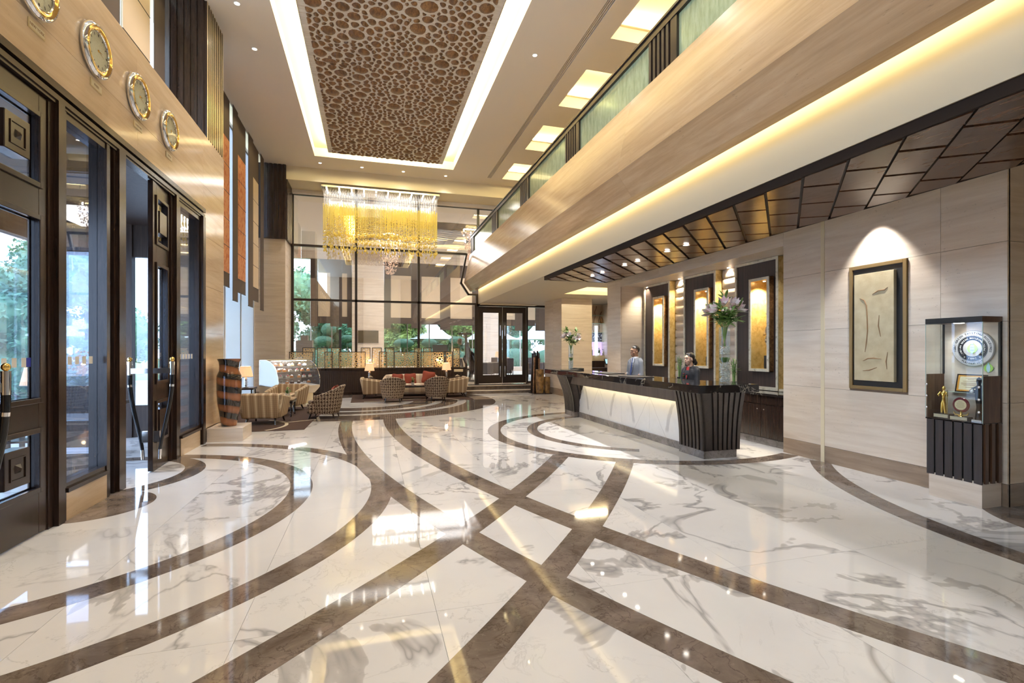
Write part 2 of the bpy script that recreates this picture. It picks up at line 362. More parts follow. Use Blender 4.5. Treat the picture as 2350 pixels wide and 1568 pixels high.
# niche shell
nb = st('wall_niche', box(7.35,7.6,6.43,11.81,0,3.34), MT['travertine'])
ob('side_wall', box(6.5,7.35,6.405,6.43,0,3.34), MT['travertine'], nb)
for k in range(5): ob('stone_panel', box(6.43,7.35,11.81,11.83,J[k]+.002,min(J[k+1],3.34)-.002), MT['travertine'], nb)
ob('niche_ceiling', box(6.42,7.35,6.43,11.81,3.335,3.345), MT['travertine'], nb)
# column by the doors
col = swall('wall_column','y',16.45,-1,[(6.57,7.76,a,b) for a,b in ((0,.24),(.24,1.09),(1.09,1.95),(1.95,2.79),(2.79,3.40),(3.40,3.62))],core=(6.6,7.74,16.48,18.2,0,3.62))
for a,b in ((0,.24),(.24,1.09),(1.09,1.95),(1.95,2.79),(2.79,3.40),(3.40,3.62)):
    ob('stone_panel', box(6.57,6.592,16.475,17.3,a+.002,b-.002), MT['travertine' if b>.3 else 'travertine_base'], col); ob('stone_panel', box(6.57,6.592,17.304,18.2,a+.002,b-.002), MT['travertine' if b>.3 else 'travertine_base'], col)
# wall between column and doors, wall behind the bar
st('wall_back', box(7.3,7.6,18.2,19.6,0,3.6), MT['travertine'])
# ---- left wall: stone over the doors
JL=[4.13,4.56,5.47]; cl=[]
for a0,a1 in ((-6,-3.2),(-3.2,-.4),(-.4,2.4),(2.4,4.4),(4.4,7.3),(7.3,9.85)):
    for k in range(2): cl.append((a0,a1,JL[k],JL[k+1]))
for a0,a1 in ((-6,-3.2),(-3.2,-.4),(-.4,2.4),(2.4,4.4)):
    for k in range(5): cl.append((a0,a1,[0,.24,1.09,1.95,2.79,4.13][k],[0,.24,1.09,1.95,2.79,4.13][k+1]))
for k in range(8): cl.append((9.85,11.1,[0,.24,1.09,1.95,2.79,3.68,4.56][k] if k<7 else 5.47,[.24,1.09,1.95,2.79,3.68,4.56,5.47][k] if k<7 else 5.48))
wl = swall('wall_left','x',-2.83,1,[c for c in cl if c[3]-c[2]>.05],mat='travertine_polished',core=(-3.45,-2.852,4.4,11.1,4.13,5.465))
ob('wall_core', box(-3.45,-2.852,9.85,11.098,0,4.13), MT['travertine_base'], wl); ob('wall_core', box(-3.45,-2.852,-6,4.4,0,5.465), MT['travertine_base'], wl)
ob('stone_panel', box(-3.45,-2.832,-6,10.03,5.465,5.475), MT['travertine_polished'], wl)
for k in range(7): ob('stone_panel', box(-3.9,-2.832,11.1,11.115,[0,.24,1.09,1.95,2.79,3.68,4.56][k]+.002,[.24,1.09,1.95,2.79,3.68,4.56,5.46][k]), MT['travertine'], wl)
# pier between left windows and the glass screen
pj=[0,.24,1.09,1.95,2.79,3.68,4.56,5.42]
pier = swall('wall_pier','y',18.3,-1,[(-4.0,-2.79,pj[k],pj[k+1]) for k in range(7)],core=(-4.0,-2.81,18.32,19.6,0,ZC-.001))
for k in range(7):
    ob('stone_panel', box(-2.812,-2.79,18.322,18.9,pj[k]+.002,pj[k+1]-.002), MT['travertine' if k else 'travertine_base'], pier); ob('stone_panel', box(-2.812,-2.79,18.904,19.6,pj[k]+.002,pj[k+1]-.002), MT['travertine' if k else 'travertine_base'], pier)
# slatted cladding on pier and on the fin above the clock wall
def slats(parent, x0,x1,y0,y1,z0,z1,face,n,mat='dark_wood',depth=.035,name='wood_slat',fill=.62):
    me=None
    for k in range(n):
        if face in 'xX':
            s=(y1-y0)/n; a=y0+s*k; xx=(x1,x1+depth) if face=='X' else (x0-depth,x0)
            ob(name, box(xx[0],xx[1],a+s*(1-fill)/2,a+s*(1+fill)/2,z0,z1), MT[mat], parent)
        else:
            s=(x1-x0)/n; a=x0+s*k; ob(name, box(a+s*(1-fill)/2,a+s*(1+fill)/2,y0-depth,y0,z0,z1), MT[mat], parent)
clad = thing('slatted_pier_cladding','dark slatted timber cladding on the upper part of the stone pier beside the glass screen','cladding',(0,0,0))
ob('backing', M().box(-4.0,-2.76,18.24,18.3,5.42,ZC-.004).box(-2.79,-2.76,18.3,19.6,5.42,ZC-.004), MT['dark_wood_matt'], clad)
slats(clad,-4.0,-2.74,18.24,0,5.42,ZC-.004,'y',9); slats(clad,0,-2.76,18.28,19.5,5.42,ZC-.004,'X',9)
fin = thing('slatted_fin','tall dark timber fin with brass edged slats standing on the stone wall above the clocks','cladding',(0,0,0))
ob('backing', box(-3.5,-2.87,10.05,11.1,5.475,ZC-.004), MT['dark_wood'], fin)
slats(fin,-3.5,-2.87,10.05,0,5.475,ZC-.004,'y',6,depth=.02,fill=.8)
for k in range(9):
    a=10.05+1.05*k/9; ob('wood_slat', box(-2.87,-2.835,a+.02,a+.085,5.475,ZC-.004), MT['dark_wood'], fin); ob('brass_edge', box(-2.836,-2.828,a+.022,a+.083,5.475,ZC-.004), MT['brass_slat'] if 'brass_slat' in MT else plain('brass_slat',(.78,.66,.42),.22,.9), fin)
# ---- rear and outer walls (behind the camera; seen only in reflections)
rw = st('wall_front', box(-3.6,9.2,-6.3,-6,0,ZC+.3), MT['travertine'])
for a,b in ((-2.6,-.6),(2.6,4.2)): ob('slat_panel', box(a,b,-6,-5.93,0,ZC-.01), MT['dark_wood_matt'], rw)
ob('fabric_panel', box(1.2,2.4,-6,-5.95,2.9,ZC-.01), MT['plaster_cream'], rw)
st('wall_outer_right', box(9.2,9.4,-6.3,19.6,0,ZC+.3), MT['travertine'])
# ---- balcony
bp=[(3.88,5.48),(3.84,5.46),(3.60,4.33),(3.85,3.99),(4.02,3.99),(4.02,4.03),(3.92,4.2),(4.0,5.3),(4.1,5.48)]
def seg(mb,i0,i1,a,b):  # slab of the profile between two y
    mb.prism([(p[0],p[1]) for p in bp],a,b,'y')
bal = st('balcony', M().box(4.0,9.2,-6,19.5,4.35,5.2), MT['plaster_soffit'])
for k in range(4):
    a=-6+6.375*k; m_=M(); m_.prism(bp,a+.001,a+6.374,'y'); ob('stone_fascia', m_, MT['travertine_balcony'], bal)
ob('curb', box(4.0,4.4,-6,19.5,5.2,5.47), MT['travertine_balcony'], bal)
# cream fascia hanging under the balcony and the soffit over reception
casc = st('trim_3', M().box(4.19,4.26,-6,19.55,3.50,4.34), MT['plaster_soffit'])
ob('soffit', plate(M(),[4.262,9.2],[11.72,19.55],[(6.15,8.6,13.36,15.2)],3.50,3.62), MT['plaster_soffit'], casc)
ob('recess_top', box(6.1,8.65,13.3,15.25,3.82,3.86), MT['plaster_cream'], casc); ob('recess_side', M().box(6.1,6.15,13.3,15.25,3.62,3.84).box(8.6,8.65,13.3,15.25,3.62,3.84).box(6.1,8.65,13.31,13.36,3.62,3.84).box(6.1,8.65,15.2,15.25,3.62,3.84), MT['plaster_cream'], casc)
ob('slot_diffuser', box(6.3,8.5,14.2,14.26,3.80,3.82), MT['black_matt'], casc)
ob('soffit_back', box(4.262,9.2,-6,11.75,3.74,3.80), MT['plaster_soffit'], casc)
ob('lintel', box(4.26,6.57,19.1,19.55,3.47,3.52), MT['plaster_cream'], casc)
area('recess_light',(7.3,13.5,3.80),(2.2,.06),40,WARM,(R(100),0,0)); area('recess_light',(7.3,15.05,3.80),(2.2,.06),40,WARM,(R(-100),0,0))
# rail and glass balustrade
br = thing('balustrade','dark railed balustrade with green rippled glass panels along the upper gallery','balustrade',(0,0,0))
ob('handrail', M().box(3.86,4.0,-6,19.55,6.20,6.235).box(3.88,3.98,-6,19.55,6.10,6.20), MT['dark_frame'], br)
clus=[(-3.9,-3.2),(-.7,0.0),(2.48,3.18),(5.66,6.34),(8.84,9.54),(12.02,12.76),(15.25,15.99),(19.05,19.55)]
for a,b in clus:
    ob('post', box(3.89,3.97,a,a+.14,5.47,6.10), MT['dark_frame'], br); ob('slat_backing', box(3.955,3.96,a+.14,b,5.47,6.10), MT['black_matt'], br)
    n_=5; s=(b-a-.14)/n_
    for k in range(n_): ob('slat', box(3.89,3.955,a+.14+s*k+s*.45,a+.14+s*(k+1),5.47,6.10), MT['rib_wood'], br)
for (a,b),(c_,d) in zip(clus[:-1],clus[1:]): ob('glass_panel', box(3.925,3.937,b+.004,c_-.004,5.47,6.10), MT['balustrade_glass'], br)
# ---- diamond planked wood soffit over reception
soff = thing('timber_soffit','low timber soffit of dark diamond laid boards hanging over the reception area','ceiling panel',(0,0,0))
ob('backing', box(4.23,5.92,-3,11.70,3.435,3.50), MT['black_matt'], soff)
ob('edge_board', M().box(4.205,4.235,-3,11.70,3.40,3.50).box(4.205,5.92,11.68,11.70,3.40,3.50).box(5.90,5.93,-3,11.70,3.40,3.5), MT['edge_black'], soff)
def clip(poly, a,b,c):   # keep a*x+b*y<=c
    out=[]
    for i in range(len(poly)):
        p,q=poly[i],poly[(i+1)%len(poly)]; dp=a*p[0]+b*p[1]-c; dq=a*q[0]+b*q[1]-c
        if dp<=0: out.append(p)
        if (dp<0<dq) or (dq<0<dp):
            t=dp/(dp-dq); out.append((p[0]+(q[0]-p[0])*t,p[1]+(q[1]-p[1])*t))
    return out
gp=.021
cnt=0
rs=random.Random(3)
for k in range(-18,16):        # strips D = y-x between 4.27+.5(k-1) and 4.27+.5k
    d0=4.27+.5*(k-1)+gp; d1=4.27+.5*k-gp
    off=13.25+(.5 if k%2 else 0.0)
    for m in range(-34,14):
        s0=off+m+gp*1.7; s1=off+m+1-gp*1.7
        poly=[((s-d)/2,(s+d)/2) for s,d in ((s0,d0),(s1,d0),(s1,d1),(s0,d1))]
        for a_,b_,c_ in ((-1,0,-4.245),(1,0,5.895),(0,-1,2.5),(0,1,11.67)): poly=clip(poly,a_,b_,c_) if len(poly)>2 else poly
        if len(poly)<3: continue
        ar=abs(sum(poly[i][0]*poly[(i+1)%len(poly)][1]-poly[(i+1)%len(poly)][0]*poly[i][1] for i in range(len(poly))))/2
        if ar<.004: continue
        # boards tilt a little, like lapped shingles
        tx=.035; ty=rs.uniform(-.006,.006); cxm=sum(p[0] for p in poly)/len(poly); cym=sum(p[1] for p in poly)/len(poly)
        n_=len(poly); lo=[(p[0],p[1],3.398+tx*((p[1]-p[0])-(cym-cxm))+ty*(p[0]-cxm)) for p in poly]; hi=[(p[0],p[1],3.436) for p in poly]
        mb=M(); mb.add(lo+hi,[tuple(range(n_)),tuple(range(2*n_-1,n_-1,-1))]+[(i,n_+i,n_+(i+1)%n_,(i+1)%n_) for i in range(n_)])
        if cnt<299: ob('soffit_board', mb, MT['soffit_wood'], soff); cnt+=1
        elif cnt==299: rest=mb; cnt+=1
        else: rest.add(mb.v,mb.f)
# ---- entrance doors in the left wall
DF='dark_wood'
dr = st('door_1', M().box(-2.95,-2.79,4.4,9.85,4.06,4.13), MT[DF])
ob('header_moulding', M().box(-2.95,-2.80,4.4,9.85,3.98,4.03).box(-2.92,-2.815,4.4,9.85,3.95,3.985).box(-2.95,-2.835,4.4,9.85,4.03,4.06), MT[DF], dr)
for a,b,x in ((5.52,5.60,-2.84),(5.60,5.70,-2.80),(5.70,5.76,-2.82),(6.52,6.58,-2.82),(6.58,6.64,-2.84),(6.70,6.76,-2.83),(6.76,6.92,-2.80),(8.42,8.52,-2.84),(8.52,8.62,-2.80),(8.62,8.76,-2.83),(9.66,9.72,-2.84),(9.72,9.85,-2.79),(4.40,4.48,-2.80)):
    ob('jamb', box(-2.99,x,a,b,0,3.98), MT[DF], dr)
for a,b in ((5.76,6.52),(8.76,9.66)):
    ob('plinth_stone', box(-2.98,-2.82,a,b,0,.27), MT['travertine_polished'], dr)
    ob('sill', M().box(-2.99,-2.80,a,b,.27,.31).box(-2.97,-2.83,a,b,.31,.36), MT[DF], dr); ob('sidelight_head', box(-2.98,-2.83,a,b,3.88,3.98), MT[DF], dr)
    ob('pane', box(-2.915,-2.905,a,b,.36,3.88), MT['glass_door'], dr)
    n_=int((b-a)/.13)
    for k in range(n_): ob('glass_marker', box(-2.904,-2.9025,a+.06+.13*k,a+.13+.13*k,1.50,1.58), MT['white_paint'], dr)
def leaf(parent_name, w, loc, rz, label):
    d = ste(parent_name); d.location=loc; d.rotation_euler=(0,0,rz)
    zs=[(.41,.92),(1.21,2.82),(3.13,3.74)]; m_=.17*w/.9; H_=3.94; t=.03
    mb=M(); mb.box(-t,t,0,m_,0.01,H_).box(-t,t,w-m_,w,.01,H_)
    prev=.01
    for a,b in zs: mb.box(-t,t,m_,w-m_,prev,a); prev=b
    mb.box(-t,t,m_,w-m_,prev,H_); ob('leaf_frame', mb, MT[DF], d, bev=.004)
    for a,b in zs:
        f=M()
        for x0,x1 in ((t,t+.018),(-t-.018,-t)):
            e=.035; f.box(x0,x1,m_-e,m_+.012,a-e,b+e).box(x0,x1,w-m_-.012,w-m_+e,a-e,b+e).box(x0,x1,m_,w-m_,a-e,a+.012).box(x0,x1,m_,w-m_,b-.012,b+e)
        ob('glazing_bead', f, MT[DF], d, bev=.004); ob('pane', box(-.004,.004,m_,w-m_,a,b), MT['glass_door'], d)
    for zc in (3.43,.665):
        s=.155; sq=M().box(-.05,.075,w/2-s,w/2+s,zc-s,zc+s); o=ob('square_block', sq, MT[DF], d, bev=.006)
        q=M()
        for r0,r1 in ((.085,.095),): 
            q.box(.075,.083,w/2-r1,w/2+r1,zc-r1,zc-r0).box(.075,.083,w/2-r1,w/2+r1,zc+r0,zc+r1).box(.075,.083,w/2-r1,w/2-r0,zc-r0,zc+r0).box(.075,.083,w/2+r0,w/2+r1,zc-r0,zc+r0)
        q.add([(.075,w/2-.035,zc-.035),(.075,w/2+.035,zc-.035),(.075,w/2+.035,zc+.035),(.075,w/2-.035,zc+.035),(.105,w/2,zc)],[(0,1,4),(1,2,4),(2,3,4),(3,0,4)])
        ob('stud', q, MT[DF], o)
    return d
def handle(d, y, side):
    s=side; pts=[(.24,1.31),(.24,1.20),(.235,1.12),(.22,.98),(.19,.80),(.155,.62),(.12,.44),(.10,.30)]
    h=ob('pull_handle', M().tube([(s*x,y,z) for x,z in pts],[.029,.029,.028,.027,.025,.023,.022,.021],12), MT['black_lacquer'], d, sm=50)
    ob('chrome_sleeve', M().tube([(s*.24,y,1.31),(s*.24,y,1.49)],.031,12).tube([(s*.235,y,1.15),(s*.238,y,1.18)],.031,12).tube([(s*.10,y,.30),(s*.095,y,.17)],.022,12), MT['chrome'], h, sm=50)
    ob('ball', M().ell((s*.24,y,1.52),.03,.03,.032), MT['brass'], h, sm=50)
    ob('bracket', M().box(s*.03,s*.22,y-.035,y+.035,1.33,1.40).box(s*.03,s*.10,y-.02,y+.02,.40,.55), MT['steel'], h)
d2=leaf('door_2',1.14,(-2.88,4.48,0),0,'')
for k in range(3): ob('glass_marker', box(.005,.0065,.50+.12*k,.56+.12*k,1.50,1.58), MT['white_paint'], d2)
ob('blue_marker', box(.005,.0065,.80,.86,1.50,1.58), plain('marker_blue',(.03,.05,.45),.4), d2)
handle(d2,.14,1)
d3=leaf('door_3',.74,(-2.90,8.46,0),R(180+4),''); handle(d3,.70,-1); handle(d3,.70,1)
d4=leaf('door_4',.74,(-2.94,6.93,0),R(84),'')
# ---- vestibule outside the doors
vb = st('floor_vestibule', box(-5.6,-2.95,2.4,11.0,-.1,-.001), MT['white_marble'])
mb=M(); polyband(mb, arc((-3.45,7.6),1.0,0,360), arc((-3.45,7.6),1.25,0,360), -.001,.001); ob('inlay_band', mb, MT['brown_marble'], vb)
st('ceiling_vestibule', box(-5.6,-2.95,2.4,11.0,4.0,4.1), MT['dark_wood_matt'])
ve = st('wall_vestibule', M().box(-5.6,-5.45,2.4,11.0,3.5,4.0).box(-5.6,-5.4,2.4,2.6,0,4).box(-5.6,-5.4,4.6,4.8,0,4).box(-5.6,-5.4,6.3,6.5,0,4).box(-5.6,-5.4,8.2,8.4,0,4).box(-5.6,-5.4,10.8,11,0,4).box(-5.6,-2.95,10.9,11.0,0,.6).box(-4.6,-4.3,10.85,11.0,0,4).box(-3.2,-2.95,10.85,11.0,0,4).box(-5.6,-2.95,10.9,11.0,3.4,4), MT['dark_wood_matt'])
ob('pane', box(-5.52,-5.51,2.4,11.0,0,3.5), MT['glass_door'], ve); ob('pane', box(-5.6,-2.95,10.95,10.955,.6,3.4), MT['glass_door'], ve)
# ---- left windows beyond the stone wall
wn = st('window_1', M().box(-3.80,-3.72,11.1,18.32,0,.06).box(-3.80,-3.72,11.1,18.32,ZC-.1,ZC), MT['white_paint'])
for y in (11.1,12.95,14.80,16.50,18.24): ob('mullion', box(-3.78,-3.74,y,y+.05,.06,ZC-.1), MT['white_paint'], wn)
for a,b in ((11.15,12.95),(13.0,14.80),(14.85,16.50),(16.55,18.24)): ob('pane', box(-3.765,-3.757,a,b,.06,ZC-.1), MT['frosted_pane'] if 'frosted_pane' in MT else N('frosted_pane').out((.85,.90,.96),.6,Transmission_Weight=.85), wn)
st('floor_window_bay', box(-3.8,-2.95,11.1,18.3,-.1,-.001), MT['travertine'])
w2 = st('window_2', M().box(-3.95,-3.85,-6,10.03,5.4,5.5), MT['white_paint'])
ob('pane', box(-3.93,-3.92,-6,10.03,5.5,ZC), MT['glass'], w2); ob('mullion', M().box(-3.95,-3.88,9.40,9.46,5.5,ZC).box(-3.95,-3.88,6.3,6.36,5.5,ZC).box(-3.95,-3.88,3.3,3.36,5.5,ZC), MT['white_paint'], w2)
# frosted privacy screen outside the left windows
# ---- glass screen to the restaurant
YG=19.6
ws = st('window_3', M().box(-2.79,-2.70,19.56,19.64,.2,7.40), MT['dark_frame'])
for x,z0,z1 in ((-.52,.2,7.4),(1.82,.2,7.4),(4.20,5.6,7.4),(4.10,.26,3.47)): ob('mullion', box(x-.045,x+.045,19.55,19.65,z0,z1), MT['dark_frame'], ws)
ob('transom', M().box(-2.7,3.70,19.55,19.65,5.46,5.54), MT['dark_frame'], ws); ob('transom', M().box(-2.7,4.12,19.55,19.65,3.46,3.54), MT['dark_frame'], ws); ob('transom', M().box(-2.7,9.2,19.55,19.65,7.34,7.4), MT['dark_frame'], ws)
prof=[(3.72,5.50),(3.50,4.33),(3.80,3.88),(4.16,3.88)]
f=M()
for (a,b),(c_,d) in zip(prof[:-1],prof[1:]): f.obox(((a+c_)/2,19.6,(b+d)/2),Vector((c_-a,0,d-b)).normalized(),(0,1,0),Vector((-(d-b),0,c_-a)).normalized(),math.hypot(c_-a,d-b)/2+.03,.05,.035)
f.box(4.10,4.19,19.55,19.65,3.47,3.9); ob('profile_frame', f, MT['dark_frame'], ws)
for x0,x1,z0,z1 in [(-2.70,-.565,a,b) for a,b in ((.2,3.46),(3.54,5.46),(5.54,7.34))]+[(-.475,1.775,a,b) for a,b in ((.2,3.46),(3.54,5.46),(5.54,7.34))]+[(1.865,4.055,.2,3.46),(1.865,3.46,3.54,5.46),(1.865,4.155,5.54,7.34),(4.245,9.2,5.54,7.34)]:
    ob('pane', box(x0,x1,19.597,19.603,z0,z1), MT['glass_coated'], ws)
ob('pane', M().add([(3.46,19.6,3.54),(4.1,19.6,3.54),(4.1,19.6,3.86),(3.79,19.6,3.86),(3.47,19.6,4.33)],[(0,1,2,3,4)]), MT['glass_coated'], ws)
# double door and side light
d5 = st('door_5', M().box(4.14,4.22,19.52,19.66,.26,3.50).box(6.24,6.31,19.54,19.66,.26,3.50).box(7.20,7.30,19.54,19.66,.26,3.50).box(4.14,7.3,19.52,19.66,3.42,3.50).box(6.31,7.2,19.55,19.65,.26,.34), MT['dark_frame'])
ob('pane', box(6.31,7.2,19.597,19.603,.34,3.42), MT['glass_door'], d5)
for x0,x1,hx in ((4.22,5.21,5.12),(5.22,6.23,5.31)):
    a=.155; L=ob('door_leaf', M().box(x0+.005,x0+a+.02,19.56,19.62,.28,3.41).box(x1-a,x1-.005,19.56,19.62,.28,3.41).box(x0+a,x1-a,19.56,19.62,.28,.62).box(x0+a,x1-a,19.56,19.62,3.16,3.41), MT['dark_frame'], d5)
    ob('pane', box(x0+a,x1-a,19.587,19.593,.62,3.16), MT['glass_door'], L)
    for z0,z1 in ((2.22,2.65),(.55,.98)): ob('handle', M().tube([(hx,19.53,z0),(hx,19.53,z1)],.02,8).box(hx-.01,hx+.01,19.53,19.56,z0+.05,z0+.08).box(hx-.01,hx+.01,19.53,19.56,z1-.08,z1-.05), MT['steel'], L, sm=50)
# steps up to the doors
stp = st('floor_steps', M().box(3.45,6.55,18.10,19.55,0,.13), MT['brown_marble'])
ob('step', box(3.45,6.25,18.75,19.55,.13,.26), MT['brown_marble'], stp)
ob('nosing', M().box(3.43,6.57,18.06,18.14,.10,.135).box(3.43,6.27,18.71,18.79,.23,.265), MT['travertine'], stp)
st('floor_restaurant', M().box(-4.6,12,19.5,31.2,.0,.258), MT['travertine'])
# ================================================================== CEILING LAMPS, CHIP PANEL, CHANDELIER
emis('lamp_white',(1.0,.93,.82),14); emis('bulb_glow',(1.0,.93,.82),9); emis('lamp_warm',(1.0,.80,.50),9)
def downlight_proto():
    t = thing('downlight','small round recessed spotlight','ceiling lamp',(0,0,0))
    ob('trim_ring', M().ring([(.06,0),(.062,-.006),(.048,-.008),(.042,.0)],18), MT['white_paint'], t, sm=40)
    ob('lens', M().lathe([(.0,-.003),(.041,-.003),(.041,.001)],16), MT['lamp_white'], t)
    return t
dl = downlight_proto()
LB = [(-1.63,17.75,'first ceiling spotlight from the left in the row above the chandelier'),(-.28,17.78,'second ceiling spotlight from the left in the row above the chandelier'),(1.12,17.8,'third ceiling spotlight from the left in the row above the chandelier'),(2.62,17.82,'fourth ceiling spotlight from the left in the row above the chandelier'),
 (-2.33,9.99,'starry ceiling spotlight beside the slatted fin, nearer of the pair'),(-2.33,11.4,'starry ceiling spotlight beside the slatted fin, farther of the pair'),(3.38,9.99,'single ceiling spotlight between the glowing cove and the slot diffuser')]
for i,(x,y,l) in enumerate(LB):
    o = dl if i==0 else dup(dl,(x,y,ZC))
    o.location=(x,y,ZC-.001); o['label']=l; o['group']='spotlights in the high ceiling'
    spot('downlight_beam',(x,y,ZC-.04),150,120,1.0,NEUT,None,.13)
for x,y in ((-2.33,8.5),(-2.33,6.0),(-2.33,3.0),(3.38,7.0),(3.38,4.0),(3.38,1.0)): spot('downlight_beam',(x,y,ZC-.04),150,120,1.0,NEUT,None,.13)
for i,(x,y) in enumerate(((5.02,10.62),(5.02,10.10),(5.02,9.09),(5.02,8.58),(5.02,7.58),(5.02,7.04))):
    o = dup(dl,(x,y,3.386),None,'bright spotlight in the timber soffit, number %s from the glass doors'%['one','two','three','four','five','six'][i],'spotlights in the timber soffit')
    spot('downlight_beam',(x,y,3.34),75,110,1.0)
# ---- cell diagram used by the chip ceiling and the pierced screens
def cells_of(x0,x1,y0,y1,radii,seed,pack=1.0,tries=60):
    rs=random.Random(seed); pts=[]; W=x1-x0; H_=y1-y0; gs=max(radii)*2; grid={}
    n=int(W*H_/(PI*(sum(radii)/len(radii))**2)*tries)
    for k in range(n):
        r=rs.choice(radii) if k<n*.5 else min(radii)*rs.uniform(.8,1.15)
        x=rs.uniform(x0,x1); y=rs.uniform(y0,y1); gx,gy=int((x-x0)/gs),int((y-y0)/gs); ok=True
        for i in range(gx-1,gx+2):
            for j in range(gy-1,gy+2):
                for (a,b,c_) in grid.get((i,j),()):
                    if (a-x)**2+(b-y)**2 < (pack*(c_+r))**2: ok=False; break
                if not ok: break
            if not ok: break
        if ok: grid.setdefault((gx,gy),[]).append((x,y,r)); pts.append((x,y,r))
    out=[]
    for (x,y,r) in pts:
        gx,gy=int((x-x0)/gs),int((y-y0)/gs); poly=[(x0,y0),(x1,y0),(x1,y1),(x0,y1)]
        poly=clip(poly,1,0,x+gs*1.2); poly=clip(poly,-1,0,-(x-gs*1.2)); poly=clip(poly,0,1,y+gs*1.2); poly=clip(poly,0,-1,-(y-gs*1.2))
        for i in range(gx-2,gx+3):
            for j in range(gy-2,gy+3):
                for (a,b,c_) in grid.get((i,j),()):
                    if a==x and b==y: continue
                    A=2*(a-x); B=2*(b-y); Cc=(a*a+b*b-c_*c_)-(x*x+y*y-r*r)
                    poly=clip(poly,A,B,Cc)
                    if len(poly)<3: break
                if len(poly)<3: break
            if len(poly)<3: break
        if len(poly)>=3: out.append(((x,y,r),poly))
    return out
def resample(poly, n):
    L=[0]; 
    for i in range(len(poly)): p,q=poly[i],poly[(i+1)%len(poly)]; L.append(L[-1]+math.hypot(q[0]-p[0],q[1]-p[1]))
    out=[]; k=0
    for j in range(n):
        t=L[-1]*j/n
        while L[k+1]<t: k+=1
        f=(t-L[k])/max(L[k+1]-L[k],1e-9); p,q=poly[k],poly[(k+1)%len(poly)]; out.append((p[0]+(q[0]-p[0])*f,p[1]+(q[1]-p[1])*f))
    return out
def rounded(poly, inset, n=14, it=3):
    cx=sum(p[0] for p in poly)/len(poly); cy=sum(p[1] for p in poly)/len(poly)
    P=resample(poly,n); 
    for _ in range(it): P=[((P[i-1][0]+2*P[i][0]+P[(i+1)%n][0])/4,(P[i-1][1]+2*P[i][1]+P[(i+1)%n][1])/4) for i in range(n)]
    out=[]
    for p in P:
        d=math.hypot(p[0]-cx,p[1]-cy); k=max(d-inset,.25*d)/max(d,1e-6); out.append((cx+(p[0]-cx)*k,cy+(p[1]-cy)*k))
    return out,(cx,cy)
PX0,PX1,PY0,PY1=-1.28,2.34,1.0,16.70
pan = thing('ceiling_panel','long ceiling panel covered with dark wooden chips inside the glowing cove','ceiling panel',(0,0,0))
ob('backing_board', box(PX0,PX1,PY0,PY1,ZC,ZC+.07), MT['panel_backing'], pan)
ob('edge_trim', M().box(PX0-.012,PX0,PY0,PY1,ZC-.01,ZC+.07).box(PX1,PX1+.012,PY0,PY1,ZC-.01,ZC+.07).box(PX0-.012,PX1+.012,PY1,PY1+.012,ZC-.01,ZC+.07), MT['steel'], pan)
TL=5.25   # the carved pattern repeats three times along the panel
cl_=[]
for k in range(3):
    for (c_,poly) in cells_of(PX0+.10,PX1-.10,0,TL,[.065,.08,.10,.125,.15,.175,.20],11,.82,90): cl_.append((c_,[(p[0],p[1]+PY0+.02+TL*k*.995) for p in poly],c_[1]+PY0+TL*k))
cl_.sort(key=lambda e:(e[2]<8.0, e[2]))
rest=M(); kk=0; rs=random.Random(5)
for (c_,poly,yc) in cl_:
    P,(cx,cy)=rounded(poly,.019,12,1)
    if max(math.hypot(p[0]-cx,p[1]-cy) for p in P)<.018: continue
    n_=len(P); h=.030+.02*rs.random(); sx,sy=rs.uniform(-.2,.2),rs.uniform(-.2,.2); mid=[(cx+(p[0]-cx)*.62+sx*.02,cy+(p[1]-cy)*.62+sy*.02) for p in P]
    mb=rest if kk>=299 else M()
    mb.add([(p[0],p[1],ZC+.001) for p in P]+[(p[0],p[1],ZC-h*.75) for p in mid]+[(cx,cy,ZC-h)],
        [(i,(i+1)%n_,n_+(i+1)%n_,n_+i) for i in range(n_)]+[(n_+i,n_+(i+1)%n_,2*n_) for i in range(n_)])
    if kk<299: ob('wood_chip', mb, MT['chip_wood'], pan, sm=60)
    kk+=1
ob('wood_chips', rest, MT['chip_wood'], pan, sm=60, kind='stuff')
# ---- chandelier
n=N('crystal_rod'); t_=n.t; out=t_.nodes['Material Output']; n.out((1.0,.86,.28),.15); 
tr=n.n('BsdfTransparent'); tr.inputs[0].default_value=(1,.94,.55,1); tl=n.n('BsdfTranslucent'); tl.inputs[0].default_value=(1,.88,.30,1)
m1=n.n('MixShader'); m1.inputs[0].default_value=.45; n.l(n.b.outputs[0],m1.inputs[1]); n.l(tl.outputs[0],m1.inputs[2]); m2=n.n('MixShader'); m2.inputs[0].default_value=.42; n.l(m1.outputs[0],m2.inputs[1]); n.l(tr.outputs[0],m2.inputs[2]); n.l(m2.outputs[0],out.inputs[0])
ch = thing('chandelier','wide rectangular chandelier of amber crystal rods and drops above the lounge','chandelier',(.41,18.86,7.46))
ob('ceiling_plate', M().box(-2.07,2.07,-.44,.44,-.08,.0), MT['steel'], ch)
ob('mirror_plate', box(-2.05,2.05,-.42,.42,-.084,-.08), MT['chrome'], ch)
for i in range(10):
    for j in range(4):
        if (i,j) in ((4,1),(4,3)): continue
        x=-1.9+3.8*i/9; y=-.34+.2*j; ob('bulb', M().ell((x,y,-.10),.026,.026,.026,10,6), MT['bulb_glow'], ch)
protos=[]
rs=random.Random(9)
